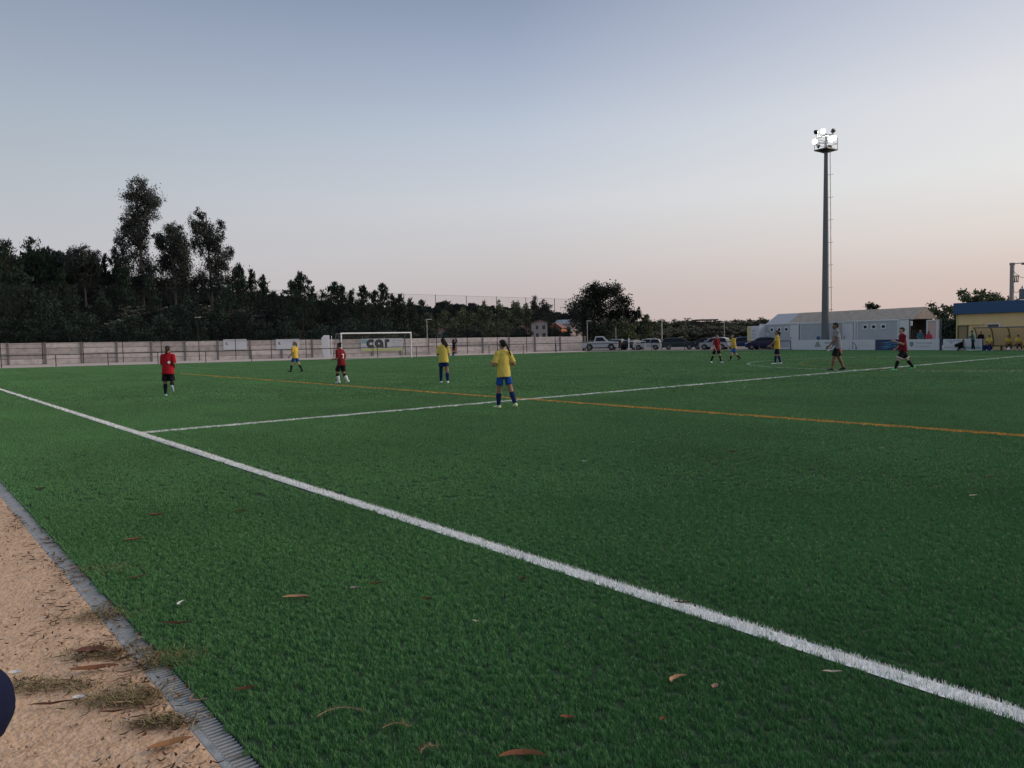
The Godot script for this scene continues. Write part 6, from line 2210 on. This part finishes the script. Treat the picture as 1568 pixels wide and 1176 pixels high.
	if o.has("trim"):
		for i in 2:
			var tr := field_mesh([bone(hipj[i].lerp(knee[i], ln - 0.05), hipj[i].lerp(knee[i], ln + 0.015), 0.0655 * H * bd, 0.0655 * H * bd, Vector3.ZERO, 1.0, true, true)], cc * 0.7, 0.006 * H)
			part("shorts_hem", tr.mesh(), M[o.trim], root)
	if o.has("legging"):
		for i in o.legging:
			part("legging", field_mesh([bone(hipj[i].lerp(knee[i], 0.4), knee[i], 0.052 * H, 0.0365 * H), bone(knee[i], knee[i].lerp(ankle[i], 0.3), 0.0365 * H, 0.037 * H)], cc, 0.01 * H).mesh(), M.legging_navy, root)
	if o.has("socks"):
		for i in 2:
			var st: float = o.get("sock_top", 0.16)
			var sk := [bone(knee[i].lerp(ankle[i], st), knee[i].lerp(ankle[i], st + 0.25), 0.0375 * H, 0.0385 * H, Vector3.ZERO, 1.0, true, false), bone(knee[i].lerp(ankle[i], st + 0.25), ankle[i], 0.0375 * H, 0.0255 * H)]
			part("sock", field_mesh(sk, cc, 0.008 * H).mesh(), M[o.socks], root)
			if o.has("sock_band"):
				part("sock_band", field_mesh([bone(knee[i].lerp(ankle[i], st - 0.12), knee[i].lerp(ankle[i], st + 0.16), 0.039 * H, 0.0405 * H, Vector3.ZERO, 1.0, true, true)], cc * 0.7, 0.006 * H).mesh(), M[o.sock_band], root)
	for i in 2:
		var fd: Vector3 = (toe[i] - heel[i]).normalized()
		var shoe := [bone(heel[i], heel[i].lerp(toe[i], 0.5), 0.0245 * H, 0.0225 * H), bone(heel[i].lerp(toe[i], 0.5), toe[i], 0.0235 * H, 0.0175 * H), bone(ankle[i] + (heel[i] - ankle[i]) * 0.25, heel[i], 0.0255 * H, 0.0245 * H), bone(ankle[i] + (toe[i] - ankle[i]) * 0.15, toe[i].lerp(heel[i], 0.3), 0.024 * H, 0.02 * H)]
		part("shoe", field_mesh(shoe, cc * 0.85, 0.008 * H).mesh(), M[o.shoes], root)
	# ---- hair
	var style: String = o.get("hair", "short")
	var hp := func(x: float, y: float, z: float) -> Vector3: return skull + HB * (Vector3(x, y, z) * hs)
	var hb := [
		bone(hp.call(0, 0.052, 0.018), hp.call(0, 0.045, 0.034), 0.081 * hs, 0.083 * hs, HB.x, 1.08),
		bone(hp.call(0, 0.03, 0.05), hp.call(0, -0.02, 0.052), 0.066 * hs, 0.052 * hs, HB.x, 0.9),
		bone(hp.call(-0.035, 0.088, -0.03), hp.call(0.035, 0.088, -0.03), 0.026 * hs, 0.026 * hs),
	]
	if style == "braid" or style == "ponytail":
		var n := 7
		var len: float = 0.36 if style == "braid" else 0.26
		var q: Vector3 = hp.call(0, 0.055, 0.10)
		hb.append(bone(hp.call(0, 0.05, 0.06), q, 0.03 * hs, 0.028 * hs))
		for i in n:
			var f := float(i) / n
			var sway: Vector3 = T.x * o.get("sway", 0.0) * 0.05
			var w: Vector3 = q + (Vector3.DOWN * len / n + T.z * (0.03 if i < 2 else -0.012) + sway) * hs
			var r := (0.026 if style == "braid" else 0.036) * (1.0 - 0.45 * f)
			hb.append(bone(q, w, r * hs, r * hs * (0.8 if style == "braid" else 0.95)))
			q = w
	elif style == "loose":
		for i in 5:
			var x := -0.06 + 0.03 * i
			var q: Vector3 = hp.call(x, 0.02, 0.05)
			for k in 5:
				var w: Vector3 = q + (Vector3.DOWN * o.get("hair_len", 0.055) + T.z * (0.012 if k < 2 else 0.0) + T.x * o.get("sway", 0.0) * 0.02) * hs
				hb.append(bone(q, w, 0.036 * hs, 0.032 * hs))
				q = w
	elif style == "bun":
		hb.append(bone(hp.call(0, 0.085, 0.09), hp.call(0, 0.09, 0.105), 0.05 * hs, 0.048 * hs))
	part("hair", field_mesh(hb, maxf(cell * 0.75, 0.009), 0.016 * hs).mesh(), M[o.get("hair_mat", "hair_black")], root)
	# ---- prints
	if o.has("number"):
		var back := chest + T * Vector3(0.0, 0.0, 0.072 * H * bd)
		var tm := text_mesh(o.number, 0.115 * H)
		var q := part("shirt_number", tm, M.cloth_white, root)
		q.transform = Transform3D(T, back + T * Vector3(o.get("number_x", 0.0), -0.05 * H, 0.006 * H))
	if o.has("patch"):
		var pm := MB.new()
		pm.box(Vector3.ZERO, Vector3(0.075, 0.075, 0.012), Basis(Vector3(0, 0, 1), 0.75), 0.004)
		var q := part("shirt_print", pm.mesh(), M.cloth_white, root)
		q.transform = Transform3D(T * Basis(Vector3.UP, 0.45), chest + T * Vector3(0.07, -0.07, 0.072 * H * bd))
	if o.has("stripe"):
		var s := field_mesh([bone(chest + X * 0.093 * H, hem + X * 0.103 * H, 0.014 * H, 0.014 * H, X, 1.6)], cc * 0.6, 0.006 * H)
		part("shirt_stripe", s.mesh(), M.cloth_white, root)
		var s2 := field_mesh([bone(shl[1] + X * 0.028 * H, shl[1].lerp(elb[1], 0.75) + X * 0.033 * H, 0.013 * H, 0.013 * H)], cc * 0.6, 0.006 * H)
		part("sleeve_stripe", s2.mesh(), M.cloth_white, root)
	root.set_meta("pelvis", pel)
	root.remove_meta("pelvis")
	return root

func make_people() -> void:
	var pale := Color(0.42, 0.26, 0.19)
	var tan := Color(0.27, 0.15, 0.10)
	# players, nearest first
	person("yellow shirted player with a long dark braid, back turned, nearest the camera", uvp(12.67, 10.27), 32, 1.47, 0.0105, {"lean": 3.0, "twist": -14.0, "head": [16, 4], "legs": [[8, 4, 0.02, 0], [-14, 14, 0.05, 12]], "arms": [[-2, 104, 0.30, 0.0], [-8, 100, 0.40, 0.0]], "shirt": "shirt_yellow", "sleeve": 0.86, "shorts": "cloth_blue", "short_len": 0.72, "socks": "sock_navy", "sock_top": 0.22, "shoes": "shoe_lime", "hair": "braid", "sway": 0.5, "tone": tan, "build": 0.93})
	person("yellow shirted player with loose dark hair to one side, back turned, before the goal", uvp(21.85, 15.03), 6, 1.56, 0.0125, {"lean": 2.0, "head": [12, 6], "legs": [[4, 6, 0.02, 0], [-4, 4, 0.05, 0]], "arms": [[2, 96, 0.2, 0.2], [4, 100, 0.12, 0.3]], "shirt": "shirt_yellow", "sleeve": 0.86, "shorts": "cloth_indigo", "short_len": 0.60, "legging": [0], "socks": "sock_navy", "sock_top": 0.2, "shoes": "shoe_white", "hair": "loose", "sway": 1.4, "tone": tan})
	person("red shirted player at left jogging away, long dark hair, one foot lifted behind", uvp(23.76, 6.48), 22, 1.49, 0.0125, {"lean": 7.0, "twist": -16.0, "legs": [[4, 16, 0.0, 0], [2, 74, 0.03, 60]], "arms": [[8, 92, 0.10, 0.0], [-18, 80, 0.22, 0.3]], "shirt": "shirt_red", "sleeve": 0.9, "hem": 0.02, "shorts": "cloth_black", "short_len": 0.88, "socks": "cloth_black", "sock_top": 0.12, "shoes": "shoe_pale_blue", "hair": "ponytail", "patch": true, "tone": tan, "build": 1.06})
	person("maroon shirted player with dark hair in a bun, jogging left, white socks", uvp(24.92, 12.7), 62, 1.47, 0.0125, {"lean": 9.0, "head": [6, 4], "legs": [[24, 36, 0.0, 6], [2, 34, 0.02, 22]], "arms": [[4, 84, 0.05, 0.1], [-12, 88, 0.1, 0.1]], "shirt": "shirt_maroon", "sleeve": 0.9, "hem": 0.02, "shorts": "cloth_black", "short_len": 0.88, "socks": "sock_white", "sock_top": 0.3, "sock_band": "cloth_black", "shoes": "shoe_white", "hair": "bun", "number": "7", "tone": tan, "build": 1.04})
	person("yellow shirted player with fair ponytail striding, in front of the second wall sign", uvp(37.43, 16.46), 68, 1.6, 0.015, {"lean": 3.0, "head": [20, 0], "legs": [[22, 8, 0.0, -4], [-18, 14, 0.02, 20]], "arms": [[10, 40, 0.1, 0.1], [-8, 50, 0.1, 0.2]], "shirt": "shirt_gold", "sleeve": 0.8, "shorts": "cloth_blue", "short_len": 0.72, "socks": "sock_green", "sock_top": 0.2, "shoes": "shoe_black", "hair": "ponytail", "hair_mat": "hair_fair", "tone": pale})
	person("goalkeeper in black with red shorts, leaping with arms raised right of the goal", Vector3(-5.32, 0, -70.2), -30, 1.5, 0.018, {"lean": 6.0, "air": 0.0, "legs": [[16, 30, 0.12, 20], [-12, 30, 0.16, 30]], "arms": [[150, 20, 0.3, 0.2], [140, 30, 0.3, 0.2]], "shirt": "cloth_black", "sleeve": 1.8, "shorts": "shorts_red", "short_len": 0.80, "socks": "cloth_black", "shoes": "shoe_black", "hair": "bun", "tone": tan})
	person("maroon shirted player walking towards the camera in front of parked cars", uvp(23.88, 33.8), 200, 1.53, 0.0165, {"lean": 2.0, "head": [10, 8], "legs": [[18, 4, 0.09, 0], [-16, 10, 0.09, 16]], "arms": [[4, 20, 0.12, 0.0], [6, 30, 0.16, 0.0]], "shirt": "shirt_maroon", "sleeve": 0.9, "hem": 0.03, "shorts": "cloth_black", "short_len": 0.82, "socks": "cloth_black", "sock_top": 0.08, "shoes": "shoe_white", "hair": "short", "stripe": true, "tone": pale})
	person("gold shirted player with long dark hair running left past the parked cars", uvp(25.31, 37.51), 108, 1.58, 0.0175, {"lean": 8.0, "legs": [[34, 20, 0.0, -10], [-22, 32, 0.0, 30]], "arms": [[24, 60, 0.1, 0.1], [-28, 60, 0.1, 0.1]], "shirt": "shirt_gold", "sleeve": 0.8, "shorts": "cloth_blue", "short_len": 0.82, "socks": "cloth_black", "sock_top": 0.3, "shoes": "shoe_black", "hair": "loose", "hair_len": 0.075, "tone": pale})
	person("yellow shirted player in profile pointing a lowered arm left, beside the centre circle", uvp(20.27, 33.66), 80, 1.64, 0.016, {"lean": 0.0, "head": [0, 2], "legs": [[10, 2, 0.0, 0], [-10, 6, 0.02, 4]], "arms": [[38, 14, 0.1, 0.0], [6, 20, 0.1, 0.0]], "shirt": "shirt_gold", "sleeve": 0.85, "shorts": "cloth_navy", "short_len": 0.88, "socks": "sock_navy", "sock_top": 0.1, "shoes": "shoe_white", "hair": "ponytail", "tone": tan})
	var ref := person("man in grey T-shirt and black shorts walking left, orange cloth at his pocket", uvp(14.82, 28.9), 82, 1.88, 0.015, {"lean": 3.0, "head": [0, 4], "legs": [[16, 6, 0.0, 0], [-14, 10, 0.0, 12]], "arms": [[26, 18, 0.08, 0.0], [0, 24, 0.08, 0.0]], "shirt": "shirt_grey", "sleeve": 0.62, "shorts": "cloth_black", "short_len": 0.90, "shoes": "shoe_black", "hair": "short", "tone": Color(0.19, 0.1, 0.07), "build": 1.1})
	var cloth := MB.new()
	cloth.ball(Vector3.ZERO, Vector3(0.085, 0.12, 0.06), 10, 7)
	var oc := part("hanging_cloth", cloth.mesh(), M.cloth_orange, ref, Vector3(0.19, 0.72, 0.16))
	oc.rotation = Vector3(0.2, 0.5, 0.15)
	var sd := MB.new()
	sd.path(PackedVector3Array([Vector3(-0.16, 0.78, -0.4), Vector3(-0.18, 0.84, -0.25), Vector3(-0.19, 0.98, -0.12)]), 0.022, 0.022, 6)
	part("folded_paper", sd.mesh(), M.cloth_white, ref)
	person("maroon shirted player with short hair striding left, green shoes, white shorts hem", uvp(12.61, 29.62), 86, 1.69, 0.015, {"lean": 4.0, "head": [0, 2], "legs": [[28, 8, 0.0, -4], [-26, 12, 0.02, 24]], "arms": [[14, 100, 0.05, 0.1], [-4, 60, 0.06, 0.2]], "shirt": "shirt_maroon", "sleeve": 0.85, "shorts": "cloth_black", "short_len": 0.90, "trim": "cloth_white", "socks": "cloth_black", "sock_top": 0.18, "shoes": "shoe_green", "hair": "short", "tone": pale, "build": 1.05})
	# along the far side
	person("person in teal jacket standing before the board, leaning left", tsp(16.03, -0.4), 70, 1.46, 0.02, {"lean": 8.0, "legs": [[8, 6, 0.0, 0], [-8, 8, 0.04, 6]], "arms": [[50, 40, 0.1, 0.1], [-30, 30, 0.2, 0.0]], "shirt": "cloth_teal", "sleeve": 1.8, "shorts": "cloth_black", "short_len": 1.85, "shoes": "shoe_white", "hair": "short", "tone": tan})
	person("person in black crouching by the white board, bent over to the right", tsp(14.85, -0.35), -100, 1.4, 0.02, {"lean": 62.0, "head": [0, 10], "legs": [[98, 128, 0.06, 0], [70, 125, 0.06, 12]], "arms": [[72, 30, 0.05, 0.0], [60, 40, 0.05, 0.0]], "shirt": "cloth_black", "sleeve": 1.8, "shorts": "cloth_black", "short_len": 1.85, "shoes": "shoe_black", "hair": "short", "tone": tan})
	person("person in black jacket standing at the dugout's left end", tsp(15.95, 0.75), 150, 1.36, 0.02, {"lean": 6.0, "legs": [[4, 4, 0.02, 0], [-4, 6, 0.04, 0]], "arms": [[30, 50, 0.2, 0.1], [-10, 40, 0.25, 0.0]], "shirt": "cloth_black", "sleeve": 1.85, "shorts": "cloth_black", "short_len": 1.85, "shoes": "shoe_black", "hair": "short", "tone": tan})
	var sits := [["substitute in yellow sitting on the box stools at the dugout's left end", 16.42, 0.95, 1.42, "shirt_yellow"], ["substitute in gold sitting in the dugout behind the second rib", 17.5, 1.3, 1.36, "shirt_gold"], ["substitute in yellow sitting taller in the dugout, left of the picture's edge", 18.12, 1.3, 1.42, "shirt_yellow"], ["substitute in yellow lounging low at the right edge of the picture", 18.75, 1.0, 1.3, "shirt_gold"]]
	for i in 4:
		var e: Array = sits[i]
		person(e[0], tsp(e[1], e[2]), 152 + i * 9, e[3], 0.021, {"lean": 10.0 + 4.0 * i, "seat": 0.44 if i < 3 else 0.3, "legs": [[84, 84, 0.12, 0], [86, 78, 0.14, 0]], "arms": [[30, 50, 0.1, 0.1], [36, 60, 0.1, 0.2]], "shirt": e[4], "sleeve": 0.85, "shorts": "cloth_navy", "short_len": 0.90, "socks": "sock_navy", "shoes": "shoe_white", "hair": "bun" if i == 2 else "short", "tone": tan, "group": "substitutes in the dugout"})
	person("spectator in dark teal behind the boards, before the dark porch", tsp(10.93, 1.5), 160, 1.58, 0.021, {"legs": [[2, 2, 0.02, 0], [-2, 2, 0.02, 0]], "arms": [[10, 60, 0.2, 0.2], [10, 60, 0.2, 0.2]], "shirt": "cloth_teal", "sleeve": 1.8, "shorts": "cloth_black", "short_len": 1.85, "shoes": "shoe_black", "hair": "short", "tone": pale})
	person("spectator in pink behind the boards, before the pink panel", tsp(11.62, 1.5), 170, 1.46, 0.021, {"legs": [[2, 2, 0.02, 0], [-2, 2, 0.02, 0]], "arms": [[6, 50, 0.3, 0.2], [6, 50, 0.3, 0.2]], "shirt": "cloth_pink", "sleeve": 1.6, "shorts": "cloth_black", "short_len": 1.85, "shoes": "shoe_black", "hair": "loose", "hair_mat": "hair_brown", "tone": tan})
	# the bystander whose sleeve enters the picture at the lower left
	person("bystander in a navy top at the left edge, only the elbow in view", Vector3(-0.936, 0, -0.70), 50, 1.55, 0.013, {"lean": 0.0, "legs": [[2, 2, 0.02, 0], [-2, 2, 0.04, 0]], "arms": [[6, 40, 0.16, 0.1], [-12, 62, 0.75, 0.5]], "shirt": "cloth_navy", "sleeve": 1.75, "shorts": "cloth_navy", "short_len": 1.85, "shoes": "shoe_black", "hair": "short", "tone": pale, "build": 1.05})

# ---------------------------------------------------------------- the scene
func _ready() -> void:
	rng.seed = 20240611
	make_camera()
	make_sky()
	make_sun()
	make_materials()
	var t0 := Time.get_ticks_msec()
	make_ground()
	make_turf()
	make_turf_edge()
	make_markings()
	make_drain()
	print("ground ", Time.get_ticks_msec() - t0)
	make_wall()
	make_wall_signs()
	make_net_fence()
	make_goal()
	make_rails()
	make_tower()
	make_street_lamps()
	make_boards()
	make_cabins()
	make_yellow_building()
	make_dugout()
	make_power_pole()
	make_houses()
	make_cars()
	print("structures ", Time.get_ticks_msec() - t0)
	make_trees()
	make_far_woods()
	print("trees ", Time.get_ticks_msec() - t0)
	make_head_and_hands()
	make_people()
	print("people ", Time.get_ticks_msec() - t0)
	make_fallen_leaves()
	make_sand_litter()
	make_weeds()

func make_rails() -> void:
	make_rail("black handrail along the far end of the pitch, in front of the concrete wall", PackedVector3Array([Vector3(-52.4, 0, -52.9), Vector3(-39.3, 0, -58.45), Vector3(-12.24, 0, -69.5), Vector3(7.9, 0, -78.6)]), 3.45, 0.98)
	make_rail("black handrail in front of the parked cars", PackedVector3Array([Vector3(7.95, 0, -78.65), Vector3(14.34, 0, -77.45), Vector3(22.5, 0, -69.1)]), 3.6, 0.84)
	make_rail("short black handrail before the leftmost grey cabin", PackedVector3Array([Vector3(22.55, 0, -69.1), Vector3(25.2, 0, -68.45)]), 2.7, 0.84)
